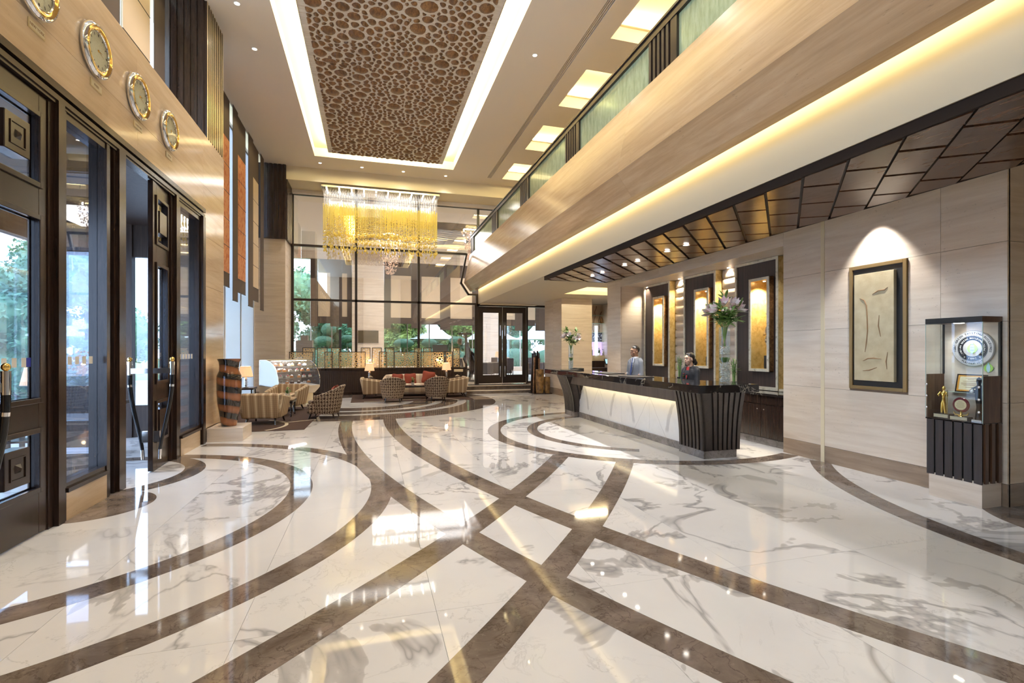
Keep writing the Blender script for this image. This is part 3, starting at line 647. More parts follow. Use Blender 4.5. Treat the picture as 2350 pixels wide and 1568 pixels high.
for v in range(10):
    m_=M(); zb=-rs.uniform(1.55,2.25) if v<7 else -rs.uniform(2.15,2.38); zt=-rs.uniform(.55,.75); zr=zb+rs.uniform(.55,.8)
    m_.cur=1; m_.tube([(0,0,-.08),(0,0,zt)],.0028,4,False)
    m_.cur=0; m_.tube([(0,0,zt),(0,0,zr)],.0105,5,True); m_.cur=1; m_.tube([(0,0,zr),(0,0,zb)],.0025,4,False); m_.cur=2
    z=zr-.06
    while z>zb+.10: m_.ell((0,0,z),.019,.019,.024,7,5); z-=rs.uniform(.10,.16)
    m_.lathe([(.003,zb+.07),(.012,zb+.03),(.030,zb-.015),(.030,zb-.035),(.016,zb-.058),(0,zb-.062)],9)
    me=m_.mesh('strand'); 
    for q in ('crystal_rod','steel','crystal_drop'):
        if q=='crystal_drop' and q not in MT:
            nd=N('crystal_drop'); o2=nd.t.nodes['Material Output']; nd.out((1.0,.82,.22),.05,Specular_IOR_Level=1.0); t2=nd.n('BsdfTransparent'); t2.inputs[0].default_value=(1,.90,.42,1); mm=nd.n('MixShader'); mm.inputs[0].default_value=.45; nd.l(nd.b.outputs[0],mm.inputs[1]); nd.l(t2.outputs[0],mm.inputs[2]); nd.l(mm.outputs[0],o2.inputs[0])
        me.materials.append(MT[q])
    me.polygons.foreach_set('material_index', m_.mi); smooth(me,60); protos.append(me)
NX=48
for j in range(6):
    for i in range(NX):
        x=-2.0+4.0*(i+.5*(j%2))/(NX-.5); y=-.38+.76*j/5; k=(7+rs.randrange(3)) if (j in (0,5) and i%2) or i in (0,NX-1) else rs.randrange(7)
        if len(ch.children)>330: break
        o=bpy.data.objects.new('strand',protos[k]); C.objects.link(o); o.parent=ch; o.location=(x,y,0)
area('chandelier_glow',(.41,18.86,7.33),(3.9,.7),14,NEUT,(0,0,0))
# ================================================================== LOUNGE
def stripe_mat(name, cols, period, axis=0, check=None):
    n=N(name); tc=n.n('TexCoord'); sp=n.n('SeparateXYZ'); n.l(tc.outputs['Object'],sp.inputs[0])
    s=n.math('ADD',sp.outputs[axis],n.math('MULTIPLY',sp.outputs[1-axis],.0)) ; ph=n.math('FRACT',n.math('DIVIDE',n.math('ADD',s,10.0),period))
    col=n.ramp(ph,cols,'CONSTANT')
    if check:
        wv=n.math('FRACT',n.math('MULTIPLY',n.math('ADD',sp.outputs[2],n.math('MULTIPLY',sp.outputs[1-axis],1.0)),check)); col=n.mix(n.math('MULTIPLY',n.math('LESS_THAN',wv,.35),.17),col,(.20,.13,.09))
    nn=n.noise(n.coord((1,1,1)),220,2); return n.out(col,.85,bump=nn,bs=.15,bd=.001,Specular_IOR_Level=.2)
ca,cb,cc,cd=(.44,.33,.22),(.58,.46,.32),(.17,.10,.07),(.74,.66,.50)
STR=[(0,cd),(.12,cb),(.22,ca),(.40,cc),(.44,ca),(.60,(.36,.26,.17)),(.72,ca),(.86,cb)]
stripe_mat('striped_fabric',STR,.155,0,28)
stripe_mat('striped_fabric_side',STR,.155,1,28)
# damask: scrolling pale figures on dark brown, repeated on a staggered lattice
n=N('damask_fabric'); tc=n.n('TexCoord'); sp=n.n('SeparateXYZ'); n.l(tc.outputs['Object'],sp.inputs[0])
ang=n.math('ARCTAN2',sp.outputs[1],sp.outputs[0]); u=n.math('MULTIPLY',ang,.36*2*PI/.19/ (2*PI)*1.0*2); 
u=n.math('MULTIPLY',ang,18.0); v=n.math('MULTIPLY',sp.outputs[2],38.0)
def sn(a): return n.math('SINE',a)
f1=n.math('MULTIPLY',n.math('COSINE',u),n.math('COSINE',v)); f2=n.math('COSINE',n.math('ADD',n.math('MULTIPLY',u,2),n.math('MULTIPLY',n.math('SINE',v),1.8))); f3=n.math('COSINE',n.math('ADD',n.math('MULTIPLY',v,2.0),n.math('MULTIPLY',n.math('COSINE',u),2.2)))
s_=n.math('ADD',n.math('MULTIPLY',f1,1.0),n.math('MULTIPLY',n.math('MULTIPLY',f2,f3),.9)); s_=n.math('ADD',s_,n.math('MULTIPLY',n.math('SUBTRACT',n.noise(n.coord((1,1,1)),30,3),.5),.5))
b_=n.ramp(n.math('ABSOLUTE',s_),[(.0,(.085,.045,.032)),(.16,(.085,.045,.032)),(.2,(.60,.50,.38)),(.52,(.55,.45,.34)),(.56,(.085,.045,.032)),(.9,(.085,.045,.032)),(.95,(.03,.015,.012))],'LINEAR'); n.out(b_,.8,Specular_IOR_Level=.25)
plain('cream_fabric',(.72,.62,.48),.8,Specular_IOR_Level=.2); plain('cream_fabric_dark',(.62,.48,.38),.8,Specular_IOR_Level=.2); plain('red_fabric',(.30,.065,.04),.75,Specular_IOR_Level=.3)
plain('leg_wood',(.020,.012,.010),.25)
plain('rug_brown',(.085,.055,.045),.95,Specular_IOR_Level=.1); plain('rug_cream',(.60,.54,.42),.95,Specular_IOR_Level=.1)
def puff(x0,x1,y0,y1,z0,z1,bulge=.02,n=5):
    """soft cushion block: a box whose faces swell towards their middles"""
    mb=M(); idx={}
    cx,cy,cz=(x0+x1)/2,(y0+y1)/2,(z0+z1)/2; hx,hy,hz=(x1-x0)/2,(y1-y0)/2,(z1-z0)/2
    def vid(i,j,k):
        if (i,j,k) not in idx:
            a,b,c_=2*i/n-1,2*j/n-1,2*k/n-1; q=bulge
            X_=cx+hx*a; Y_=cy+hy*b; Z_=cz+hz*c_
            w_=(1-a*a)*(1-b*b) if abs(c_)==1 else 0; Z_+=c_*q*w_
            w_=(1-b*b)*(1-c_*c_) if abs(a)==1 else 0; X_+=a*q*w_
            w_=(1-a*a)*(1-c_*c_) if abs(b)==1 else 0; Y_+=b*q*w_
            ed=(abs(a)==1)+(abs(b)==1)+(abs(c_)==1)
            if ed>=2:
                r=min(hx,hy,hz)*.12*(ed-1)
                if abs(a)==1: X_-=a*r
                if abs(b)==1: Y_-=b*r
                if abs(c_)==1: Z_-=c_*r
            idx[(i,j,k)]=len(mb.v); mb.v.append((X_,Y_,Z_))
        return idx[(i,j,k)]
    for i in range(n):
        for j in range(n):
            for q in ((lambda a,b:(a,b,0),1),(lambda a,b:(a,b,n),0),(lambda a,b:(0,a,b),1),(lambda a,b:(n,a,b),0),(lambda a,b:(a,0,b),0),(lambda a,b:(a,n,b),1)):
                f,fl=q; ids=[vid(*f(i,j)),vid(*f(i+1,j)),vid(*f(i+1,j+1)),vid(*f(i,j+1))]
                mb.f.append(tuple(ids[::-1] if fl else ids)); mb.mi.append(0)
    return mb
def armchair(name, label, loc, rz, group):
    """striped armchair with flared arms; faces +y"""
    t=thing(name,label,'armchair',loc,rz,group)
    ob('seat', puff(-.33,.33,-.28,.36,.17,.36,.005,4), MT['striped_fabric'], t, sm=60)
    ob('seat_cushion', puff(-.30,.30,-.24,.35,.355,.46,.03), MT['striped_fabric'], t, sm=60)
    b=M().hexa([(-.36,-.36,.15),(.36,-.36,.15),(.33,-.24,.15),(-.33,-.24,.15)],[(-.42,-.46,.69),(.42,-.46,.69),(.36,-.33,.71),(-.36,-.33,.71)]); ob('backrest', b, MT['striped_fabric'], t, sm=60, bev=.03)
    for s in (-1,1):
        a=M(); pts=[]
        A=[(s*.33,-.30),(s*.33,.34)]; 
        a.hexa([(s*.31,-.33,.15),(s*.40,-.33,.15),(s*.37,.36,.15),(s*.31,.36,.15)],[(s*.35,-.42,.68),(s*.48,-.44,.68),(s*.44,.40,.56),(s*.34,.40,.56)])
        ob('armrest', a, MT['striped_fabric_side'], t, sm=60, bev=.03)
    for x in (-.28,.28):
        for y,dy in ((-.27,-.10),(.28,.07)):
            s=1 if x>0 else -1; ob('leg', M().tube([(x,y,.17),(x+s*.01,y+dy*.3,.10),(x+s*.03,y+dy,.0)],[.028,.022,.014],6), MT['leg_wood'], t, sm=40)
    return t
def tub(name, label, loc, rz, group, cushion=False):
    """rounded damask tub chair; faces +y, back at -y"""
    t=thing(name,label,'tub chair',loc,rz,group); n_=26; mb=M()
    Ro,Ri=.36,.275
    rows=[]
    for k in range(n_+1):
        a=R(-90-118+236*k/n_); ca_,sa=math.cos(a),math.sin(a); back=max(0,min(1,( -sa+.45)/1.45)); h=.56+.24*back**1.6
        fl=.03+.06*back
        yo=lambda r:(r*ca_, r*sa*1.05)
        rows.append([(*yo(Ro-.05),.13),(*yo(Ro-.01),.30),(*yo(Ro+fl*.6),h-.10),(*yo(Ro+fl),h-.01),(*yo(Ro+fl-.03),h+.012),(*yo(Ri+fl+.01),h+.0),(*yo(Ri+fl*.6),h-.08),(*yo(Ri),.38),(*yo(Ri),.30)])
    m_=len(rows[0]); vs=[p for r_ in rows for p in r_]; fs=[(i*m_+j,i*m_+j+1,(i+1)*m_+j+1,(i+1)*m_+j) for i in range(n_) for j in range(m_-1)]
    fs += [tuple(range(m_-1,-1,-1)), tuple(n_*m_+j for j in range(m_))]; mb.add(vs,fs); ob('backrest', mb, MT['damask_fabric'], t, sm=60)
    s=M(); P=[( .30*math.cos(R(a)), .30*math.sin(R(a))*1.05) for a in range(-180,1,15)]+[(.30,.30),(.22,.37),(-.22,.37),(-.30,.30)]
    s.prism(P,.13,.36); ob('seat', s, MT['damask_fabric'], t, sm=60, bev=.02)
    P2=[(p[0]*.93,p[1]*.95) for p in P]; s=M(); s.prism(P2,.355,.44); ob('seat_cushion', s, MT['damask_fabric'], t, sm=60, bev=.03)
    for x,y in ((-.2,-.22),(.2,-.22),(-.24,.26),(.24,.26)): ob('leg', M().tube([(x,y,.15),(x*1.15,y*1.2,0)],[.024,.013],6), MT['leg_wood'], t, sm=40)
    return t
G1='armchairs around the lounge tables'
armchair('armchair','striped armchair with its back to the room, beside the tall striped floor vase',(-2.26,12.15,0),R(-6),G1)
armchair('armchair','striped armchair facing the room in front of the curved cake display',(-2.18,14.55,0),R(168),G1)
armchair('armchair','striped armchair seen from the side, at the left end of the sofa group',(.12,17.55,0),R(-90),G1)
armchair('armchair','striped armchair seen from the side, nearest the door steps',(2.86,17.35,0),R(90),G1)
G2='damask tub chairs in the lounge'
tub('tub_chair','damask tub chair in profile with a small red cushion, beside the rug corner',(-1.05,12.75,0),R(80),G2)
tub('tub_chair','damask tub chair with its back to the room, nearer the cake display',(.68,16.02,0),R(-4),G2)
tub('tub_chair','damask tub chair with its back to the room, nearer the glass doors',(2.07,16.12,0),R(5),G2)
def cushion(label, loc, rot, s=.2, g='red cushions'):
    me=puff(-s,s,-.045,.045,-s,s,.03,8); 
    for i,p in enumerate(me.v):
        k=max(abs(p[0]),abs(p[2]))/s; q=1-.10*(1-abs(abs(p[0])-abs(p[2]))/s)*0-.09*(1-min(abs(p[0]),abs(p[2]))/s)*(k**4); me.v[i]=(p[0]*q,p[1]*(1-.8*k**4),p[2]*q)
    o=ob('cushion', me, MT['red_fabric'], None, sm=60); o.location=loc; o.rotation_euler=rot; tag(o,label,'cushion',g); return o
cushion('small red cushion propped inside the damask tub chair in profile',(-.86,12.83,.63),(R(25),R(0),R(80)),.16)
# sofa
sf=thing('sofa','cream curved back sofa with broad pale stripes in front of the low partition','sofa',(1.42,18.30,0))
def arcshell(w2, d, h, th, z0, n_=28):
    rows=[]
    for k in range(n_+1):
        u=-1+2*k/n_; a=abs(u)
        if a<.78: x=u/.78*(w2-.10); y=.02*math.cos(u*2); hh=h-.02*a
        else: q=(a-.78)/.22; x=(w2-.10+.12*math.sin(q*PI/2))*(1 if u>0 else -1); y=-d*.8*q*q-.0; hh=h-.02-.22*q
        nx,ny=((1 if u>0 else -1)*min(1,max(0,(a-.78)*9)),1-min(1,max(0,(a-.78)*9))); L=math.hypot(nx,ny) or 1; nx/=L; ny/=L
        rows.append([(x+nx*.0,y+ny*.0,z0),(x+nx*.03,y+ny*.03,hh-.05),(x+nx*.02,y+ny*.02,hh),(x-nx*th*.6,y-ny*th*.6,hh+.01),(x-nx*th,y-ny*th,hh-.06),(x-nx*th,y-ny*th,.3)])
    m_=6; mb=M(); mb.add([p for r_ in rows for p in r_],[(i*m_+j,(i+1)*m_+j,(i+1)*m_+j+1,i*m_+j+1) for i in range(n_) for j in range(m_-1)]+[tuple(range(m_)),tuple(n_*m_+j for j in range(m_-1,-1,-1))]); return mb
stripe_mat('sofa_fabric',[(0,(.74,.64,.50)),(.5,(.58,.46,.36))],.42,0)
ob('backrest', arcshell(.98,.72,.77,.14,.14), MT['sofa_fabric'], sf, sm=60)
ob('seat', puff(-.84,.84,-.66,-.02,.14,.33,.004,4), MT['sofa_fabric'], sf, sm=60, bev=.0)
ob('seat_cushion', puff(-.82,.82,-.66,-.10,.325,.43,.02,6), MT['sofa_fabric'], sf, sm=60)
for x in (-.78,.78):
    for y in (-.6,-.06): ob('leg', M().tube([(x,y,.15),(x,y,0)],[.03,.02],6), MT['leg_wood'], sf)
cushion('red cushion on the sofa, the one at the left end',(.93,18.03,.60),(R(-16),R(4),R(8)),.19)
cushion('red cushion on the sofa, the middle one behind the little plant',(1.38,18.02,.60),(R(-14),R(-3),0),.20)
cushion('largest red cushion, standing tilted at the sofa end nearest the glass doors',(2.02,18.0,.65),(R(-16),R(10),R(-6)),.22)
# tables
def turned_table(name,label,loc,w_,d,h,group=None,mat='leg_wood',top='cream_fabric_dark'):
    t=thing(name,label,'table',loc,0,group); ob('tabletop', box(-w_/2,w_/2,-d/2,d/2,h-.05,h), MT[mat], t, bev=.006)
    pr=[(.016,0)]
    z=.03
    while z<h-.10: pr += [(.012,z),(.021,z+.012),(.021,z+.02),(.012,z+.032)]; z+=.036
    pr.append((.022,h-.05))
    me=M().lathe(pr,8).mesh('leg'); me.materials.append(MT[mat]); smooth(me,50)
    for x in (-w_/2+.04,w_/2-.04):
        for y in (-d/2+.04,d/2-.04): ob('leg', me, None, t, (x,y,0))
    return t
t=turned_table('side_table','small turned leg table with padded top between two striped armchairs',(-2.03,13.35,0),.42,.7,.40)
ob('padded_top', puff(-.21,.21,-.35,.35,.40,.45,.01,3), MT['striped_fabric'], t, sm=60)
t=turned_table('coffee_table','low dark coffee table in front of the cream sofa',(1.42,17.0,0),.95,.55,.44)
ob('lower_shelf', box(-.42,.42,-.22,.22,.16,.18), MT['leg_wood'], t)
turned_table('lamp_table','dark turned leg table under the lamp at the left end of the sofa',(-.02,18.42,0),.5,.5,.62)
turned_table('lamp_table','dark turned leg table under the lamp at the end of the sofa nearest the steps',(2.74,18.35,0),.5,.5,.62)
turned_table('lamp_table','dark turned leg table under the lamp by the bright windows',(-3.12,14.1,0),.5,.5,.68)
# lamps
n=N('lamp_shade'); n.out((.86,.62,.42),.8,Transmission_Weight=0); n.b.inputs['Emission Color'].default_value=(1,.52,.27,1); n.b.inputs['Emission Strength'].default_value=.42
def lamp(label,loc,g='pleated table lamps'):
    t=thing('table_lamp',label,'lamp',loc,0,g); m_=M(); n_=44
    prof=[(.17,.26),(.115,.52)]
    vs=[];
    for r,z in ((.17,.27),(.12,.53)):
        for j in range(n_*2): a=2*PI*j/(n_*2); rr=r*(1+(.03 if j%2 else -.0)); vs.append((rr*math.cos(a),rr*math.sin(a),z))
    k=n_*2; m_.add(vs,[(j,(j+1)%k,k+(j+1)%k,k+j) for j in range(k)]); ob('lamp_shade', m_, MT['lamp_shade'], t)
    ob('shade_ring', M().ring([(.121,.525),(.126,.535),(.119,.54)],24), MT['cream_fabric'], t); ob('shade_ring', M().ring([(.172,.265),(.178,.275),(.170,.28)],24), MT['cream_fabric'], t)
    pr=[(.07,0),(.075,.01),(.03,.02)]
    for z,r in ((.035,.045),(.065,.06),(.10,.05),(.135,.062),(.17,.045),(.20,.055),(.23,.04)): pr += [(.018,z-.014),(r,z-.002),(r,z+.006),(.018,z+.016)]
    pr.append((.01,.30)); ob('base', M().lathe(pr,18), MT['chrome'], t, sm=35)
    l=bpy.data.lights.new('lamp_bulb','POINT'); l.energy=9; l.color=(1,.66,.36); l.shadow_soft_size=.05; o=bpy.data.objects.new('lamp_bulb',l); C.objects.link(o); o.location=(loc[0],loc[1],loc[2]+.60); 
    return t
lamp('pleated table lamp with chrome stack base at the left end of the sofa',(-.03,18.42,.625))
lamp('pleated table lamp with chrome stack base next to the glass doors',(2.73,18.35,.625))
lamp('pleated table lamp against the bright windows beside the cake display',(-3.08,14.05,.685))
# little plants in white pots
n=N('leaf_green'); n.out(n.ramp(n.noise(n.coord((1,1,1)),9,3),[(.35,(.05,.13,.03)),(.65,(.16,.30,.07))]),.5)
n=N('leaf_light'); n.out(n.ramp(n.noise(n.coord((1,1,1)),9,3),[(.35,(.14,.26,.06)),(.65,(.34,.48,.16))]),.5)
n=N('lily_petal'); n.out(n.ramp(n.noise(n.coord((1,1,1)),12,2),[(.4,(.80,.55,.60)),(.6,(.92,.84,.80))]),.5,Subsurface_Weight=.0)
def leafm(mb, p, d, L, w_, up=Vector((0,0,1)), droop=.2, n_=4):
    d=Vector(d).normalized(); s=d.cross(up); s=s.normalized() if s.length>.05 else Vector((1,0,0)); p=Vector(p); vs=[]
    for k in range(n_+1):
        t=k/n_; c_=p+d*L*t-Vector((0,0,droop*L*t*t)); ww=w_*math.sin(PI*min(t*.95+.03,1))**.8; vs += [c_-s*ww, c_+Vector((0,0,-ww*.25)), c_+s*ww]
    mb.add(vs,[(3*k+j,3*k+j+1,3*k+j+4,3*k+j+3) for k in range(n_) for j in (0,1)])
def posy(label,loc):
    t=thing('potted_plant',label,'plant',loc,0,'small white pots with plants'); ob('pot', M().lathe([(.04,0),(.055,.10),(.05,.10),(.04,.09)],10), MT['white_paint'], t)
    rs=random.Random(len(label)); m_=M(); f=M()
    for k in range(22):
        a=rs.uniform(0,6.28); e=rs.uniform(.3,1.5); leafm(m_,(0,0,.09),(math.cos(a)*math.cos(e),math.sin(a)*math.cos(e),math.sin(e)),rs.uniform(.08,.17),.014)
    for k in range(9): a=rs.uniform(0,6.28); r=rs.uniform(0,.08); f.ell((r*math.cos(a),r*math.sin(a),rs.uniform(.15,.27)),.018,.018,.016,6,4)
    ob('leaves', m_, MT['leaf_green'], t); ob('flowers', f, MT['leaf_light'], t); return t
posy('little white pot with yellow green flowers on the coffee table by the sofa',(1.38,16.95,.445))
posy('little white pot of green leaves on the side table beside the floor vase',(-2.0,13.45,.455))
for x,y,l in ((.0,17.65,'cream napkin fold lying on the armrest at the left end of the sofa group'),(3.0,17.5,'cream napkin fold lying on the armrest near the door steps')):
    o=ob('folded_napkin', M().prism([(-.09,0),(.09,0),(.0,.06)],-.05,.05,'y'), MT['cream_fabric']); o.location=(x,y,.705); tag(o,l,'napkin','folded napkins')
# rugs
def rug(label, pts, curves, z=.004):
    o=ob('rug', M().prism(pts,.0018,z+.006), MT['rug_brown']); tag(o,label,'rug','lounge rugs')
    for c_,r0,r1,a0,a1 in curves:
        mb=M(); polyband(mb, arc(c_,r0,a0,a1,40), arc(c_,r1,a0,a1,40), z+.005, z+.0075); ob('woven_line', mb, MT['rug_cream'], o)
    return o
rug('dark brown rug with cream curves under the armchairs beside the floor vase',[(-2.36,10.95),(-1.31,10.95),(-1.27,12.72),(-1.05,15.3),(-3.4,15.3),(-3.4,10.95)],[((-2.75,11.7),.95,1.02,-45,60),((-2.6,14.2),2.2,2.25,-88,-52)])
rug('dark brown rug with cream curves under the sofa group',[(-.59,16.1),(3.30,16.02),(3.30,18.0),(3.2,18.85),(-.62,18.85)],[((-.3,19.2),3.0,3.06,-88,-50),((.6,15.2),2.3,2.36,20,55)])
# floor vase on plinth
o=ob('stone_plinth', box(-2.80,-2.22,9.93,10.62,0,.24), MT['travertine'], bev=.004); tag(o,'low block of pitted beige stone carrying the tall floor vase','plinth')
n=N('vase_glaze'); tc=n.n('TexCoord'); sp=n.n('SeparateXYZ'); n.l(tc.outputs['Object'],sp.inputs[0]); an=n.math('ARCTAN2',sp.outputs[1],sp.outputs[0])
q=n.math('ADD',n.math('MULTIPLY',sp.outputs[2],26.0),n.math('ADD',n.math('MULTIPLY',an,1.0),n.math('MULTIPLY',n.noise(tc.outputs['Object'],5,4),1.6))); sq=n.math('SINE',q)
n.out(n.ramp(n.math('MULTIPLY',n.math('ADD',sq,1),.5),[(.33,(.020,.015,.012)),(.55,(.21,.072,.026)),(1,(.30,.11,.040))]),.08,Coat_Weight=.6)
o=ob('floor_vase', M().lathe([(.125,0),(.13,.01),(.15,.15),(.19,.40),(.205,.62),(.208,.86),(.205,.93),(.185,.97),(.165,1.02),(.162,1.10),(.172,1.18),(.197,1.232),(.197,1.24),(.185,1.24),(.155,1.18),(.145,1.10)],40), MT['vase_glaze'], sm=50); o.location=(-2.52,10.24,.242)
tag(o,'tall glazed floor vase with spiralling brown and black bands on a stone block','vase')
# low partition with pierced screens
pt=thing('low_partition','long low dark wood partition behind the sofa carrying pierced metal screens','partition',(0,0,0))
ob('core', box(-2.78,3.56,18.97,19.35,0,.90), MT['dark_wood_matt'], pt); ob('capping', M().box(-2.78,3.60,18.90,19.40,.90,.965), MT['dark_wood'], pt); ob('skirting', box(-2.78,3.57,18.95,18.97,0,.09), MT['dark_wood'], pt)
for k in range(88):
    x=-2.77+k*.0719; ob('wood_slat', box(x,x+.052,18.95,18.972,.09,.90), MT['dark_wood_matt'], pt)
plain('screen_metal',(.80,.60,.30),.32,.35)
def screen(label,x0,x1,z0,z1,y,seed,big=False):
    t=thing('pierced_screen',label,'screen',((x0+x1)/2,y,z0),0,'pierced screens on the low partition'); w_=(x1-x0)/2; h=z1-z0; e=.022
    ob('frame', M().box(-w_,-w_+e,-.02,.02,0,h).box(w_-e,w_,-.02,.02,0,h).box(-w_+e,w_-e,-.02,.02,0,e*.6).box(-w_+e,w_-e,-.02,.02,h-e,h), MT['black_matt'], t)
    mb=M()
    for (c_,poly) in cells_of(-w_+e,w_-e,e*.6,h-e,[.040,.052,.07] if big else [.032,.042,.054],seed,.80,40):
        n_=12; P=resample(poly,n_); Q,(cx,cy)=rounded(poly,.008 if not big else .010,n_,2)
        # close the outline exactly on the polygon corners so neighbouring webs meet
        vs=[(p[0],-.003,p[1]) for p in P]+[(q_[0],-.003,q_[1]) for q_ in Q]+[(q_[0],.003,q_[1]) for q_ in Q]
        mb.add(vs,[(i,(i+1)%n_,n_+(i+1)%n_,n_+i) for i in range(n_)]+[(n_+i,n_+(i+1)%n_,2*n_+(i+1)%n_,2*n_+i) for i in range(n_)])
    ob('pierced_sheet', mb, MT['screen_metal'], t); return t
zb,zf=1.73,1.58; od=['first','second','third','fourth','fifth','sixth','seventh','eighth']
for i,(a,b) in enumerate(((-2.35,-1.92),(-1.86,-1.50),(-1.39,-1.04),(-.34,0.0),(.06,.41),(.53,.87),(1.60,1.89),(1.95,2.27),(3.09,3.38))):
    screen('tall narrow pierced screen of the back row, %s from the stone pier'%(od+['ninth'])[i],a,b,.966,zb,19.16,20+i)
for i,(a,b,bg_) in enumerate(((-2.77,-1.97,0),(-1.59,-1.31,1),(-1.11,-.17,0),(.31,.59,1),(.85,1.73,0),(1.84,2.72,0),(2.80,3.05,1))):
    screen('lower pierced screen of the front row, %s from the stone pier'%od[i],a,b,.966,zf,18.99,50+i,bg_)
o=ob('brass_plate', box(3.10,3.45,18.885,18.893,.80,.90), plain('pale_plate',(.70,.62,.45),.4), None); tag(o,'small pale plate fixed below the pierced screens at the door end of the partition','sign')
# cake display
cd_=thing('cake_display','curved glass cake display counter with glass shelves of pastries','display counter',(-2.38,16.35,0),R(45))
# local: +x along the length, -y is the curved front
W2=.72
ob('base', M().prism([(-.30,0),(.34,0),(.34,.30),(-.28,.30)],-W2+.08,W2-.08,'x'), MT['plaster_cream'], cd_)
ob('body', M().prism([(-.44,.44),(-.50,.50),(-.50,.56),(.40,.62),(.40,.30),(-.26,.30)],-W2,W2,'x'), MT['cream_fabric'], cd_, bev=.01)
cur=[(-.49,.56),(-.50,.70),(-.47,.86),(-.40,1.03),(-.28,1.18),(-.12,1.29),(.06,1.34),(.36,1.34)]
mb=M(); n_=len(cur); mb.add([(x,p[0],p[1]) for x in (-W2+.01,W2-.01) for p in cur],[(i,i+1,n_+i+1,n_+i) for i in range(n_-1)]); ob('curved_glass', mb, MT['glass_door'], cd_, sm=60)
n=N('frosted_side'); n.out((.72,.80,.90),.25,Transmission_Weight=.6)
for x in (-W2,W2-.012): mb=M(); mb.prism([(p[0],p[1]) for p in cur]+[(.38,.56)],x,x+.012,'x'); ob('side_glass', mb, MT['frosted_side'] if x<0 else MT['glass_door'], cd_)
ob('top_rail', M().box(-W2,W2,.02,.40,1.335,1.36), MT['plaster_cream'], cd_); ob('chrome_edge', M().tube([(W2,p[0],p[1]) for p in cur],.012,6).tube([(-W2,p[0],p[1]) for p in cur],.009,6), MT['chrome'], cd_, sm=50)
ob('back_panel', box(-W2,W2,.38,.40,.60,1.34), MT['steel'], cd_)
for z,y0 in ((.80,-.40),(.98,-.30),(1.15,-.16)): ob('shelf', M().box(-W2+.02,W2-.02,y0,.37,z,z+.008), MT['glass_door'], cd_); ob('shelf_edge', box(-W2+.02,W2-.02,y0-.006,y0,z-.002,z+.012), MT['chrome'], cd_)
area('display_light',(-2.38,16.35,1.32),(1.2,.06),14,NEUT,(0,0,R(45)))
rs=random.Random(4); plain('cake_white',(.85,.80,.70),.5); plain('cake_brown',(.16,.07,.035),.4); plain('cake_orange',(.75,.30,.10),.4); plain('cake_red',(.50,.05,.04),.3)
kinds=[('cake_white','cake_brown','white cake slice with a chocolate top'),('cake_brown','cake_white','chocolate cake slice with cream'),('cake_orange','cake_white','orange glazed pastry'),('cake_white','cake_red','cream cake with a red fruit')]
Mz=Matrix.Rotation(R(45),4,'Z')
for zi,(z,y0) in enumerate(((.625,-.30),(.808,-.30),(.988,-.20),(1.158,-.06))):
    for k in range(7):
        x=-.60+.2*k; y=y0+.08+rs.uniform(0,.12); a,b,l=kinds[rs.randrange(4)]; p=Mz@Vector((x,y,0))
        o=thing('pastry',l+', %s on the %s'%(od[k],['tray floor','lowest shelf','middle shelf','top shelf'][zi]),'pastry',(-2.38+p.x,16.35+p.y,z),R(rs.uniform(0,90)),'pastries in the cake display')
        ob('cake', M().box(-.05,.05,-.035,.035,0,.055), MT[a], o, bev=.006); ob('topping', M().lathe([(.03,.055),(.034,.065),(.015,.085),(0,.09)],8), MT[b], o)
# ================================================================== RECEPTION
ct=thing('reception_counter','long reception counter with black marble top, ribbed flared ends and lit white marble front','counter',(0,0,0))
ob('countertop', M().prism([(4.30,5.75),(5.30,5.75),(5.30,6.5),(5.05,6.9),(5.05,11.92),(4.30,11.92)],1.05,1.16), MT['black_marble'], ct, bev=.004)
def flare(z, k):   # 0 at the bottom, 1 at the top; curved outward
    return k*((z-.12)/.93)**1.9
def ped(yb0,yb1):
    x0,x1=4.82,5.48; Z=[.12+.93*i/8 for i in range(9)]
    core=M(); vs=[]
    for z in Z:
        f=flare(z,1); vs += [(x0+.03-.40*f,yb0+.03-.44*f,z),(x1-.03-.28*f,yb0+.03-.44*f,z),(x1-.03-.28*f,yb1-.02-.42*f,z),(x0+.03-.40*f,yb1-.02-.42*f,z)]
    fs=[(4*i+j,4*i+(j+1)%4,4*i+4+(j+1)%4,4*i+4+j) for i in range(8) for j in range(4)]+[(3,2,1,0),(32,33,34,35)]
    core.add(vs,fs); ob('pedestal', core, MT['black_matt'], ct)
    def rib(face,a,b):
        m_=M(); vs=[]
        for z in Z:
            f=flare(z,1)
            if face=='y':
                xa=x0+(x1-x0)*a; xb=x0+(x1-x0)*b; sa=-(.40+( .28-.40)*a)*f; sb=-(.40+(.28-.40)*b)*f; yy=yb0-.44*f
                vs += [(xa+sa,yy,z),(xb+sb,yy,z),(xb+sb,yy+.035,z),(xa+sa,yy+.035,z)]
            else:
                ya=yb0+(yb1-yb0)*a; y2=yb0+(yb1-yb0)*b; sa=-(.44-.02*a)*f; sb=-(.44-.02*b)*f; xx=x0-.40*f
                vs += [(xx,ya+sa,z),(xx+.035,ya+sa,z),(xx+.035,y2+sb,z),(xx,y2+sb,z)]
        m_.add(vs,[(4*i+j,4*i+(j+1)%4,4*i+4+(j+1)%4,4*i+4+j) for i in range(8) for j in range(4)]+[(3,2,1,0),(32,33,34,35)]); ob('rib', m_, MT['rib_wood'], ct)
    rib('y',0,.22)
    for k in range(6): rib('y',.27+.125*k,.27+.125*k+.08)
    rib('x',0,.14)
    for k in range(6): rib('x',.20+.137*k,.20+.137*k+.085)
    ob('kerb', box(x0+.01,x1-.06,yb0+.02,yb1,0,.12), MT['grey_stone_kerb'], ct)
ped(6.32,6.96); ped(11.22,11.86)
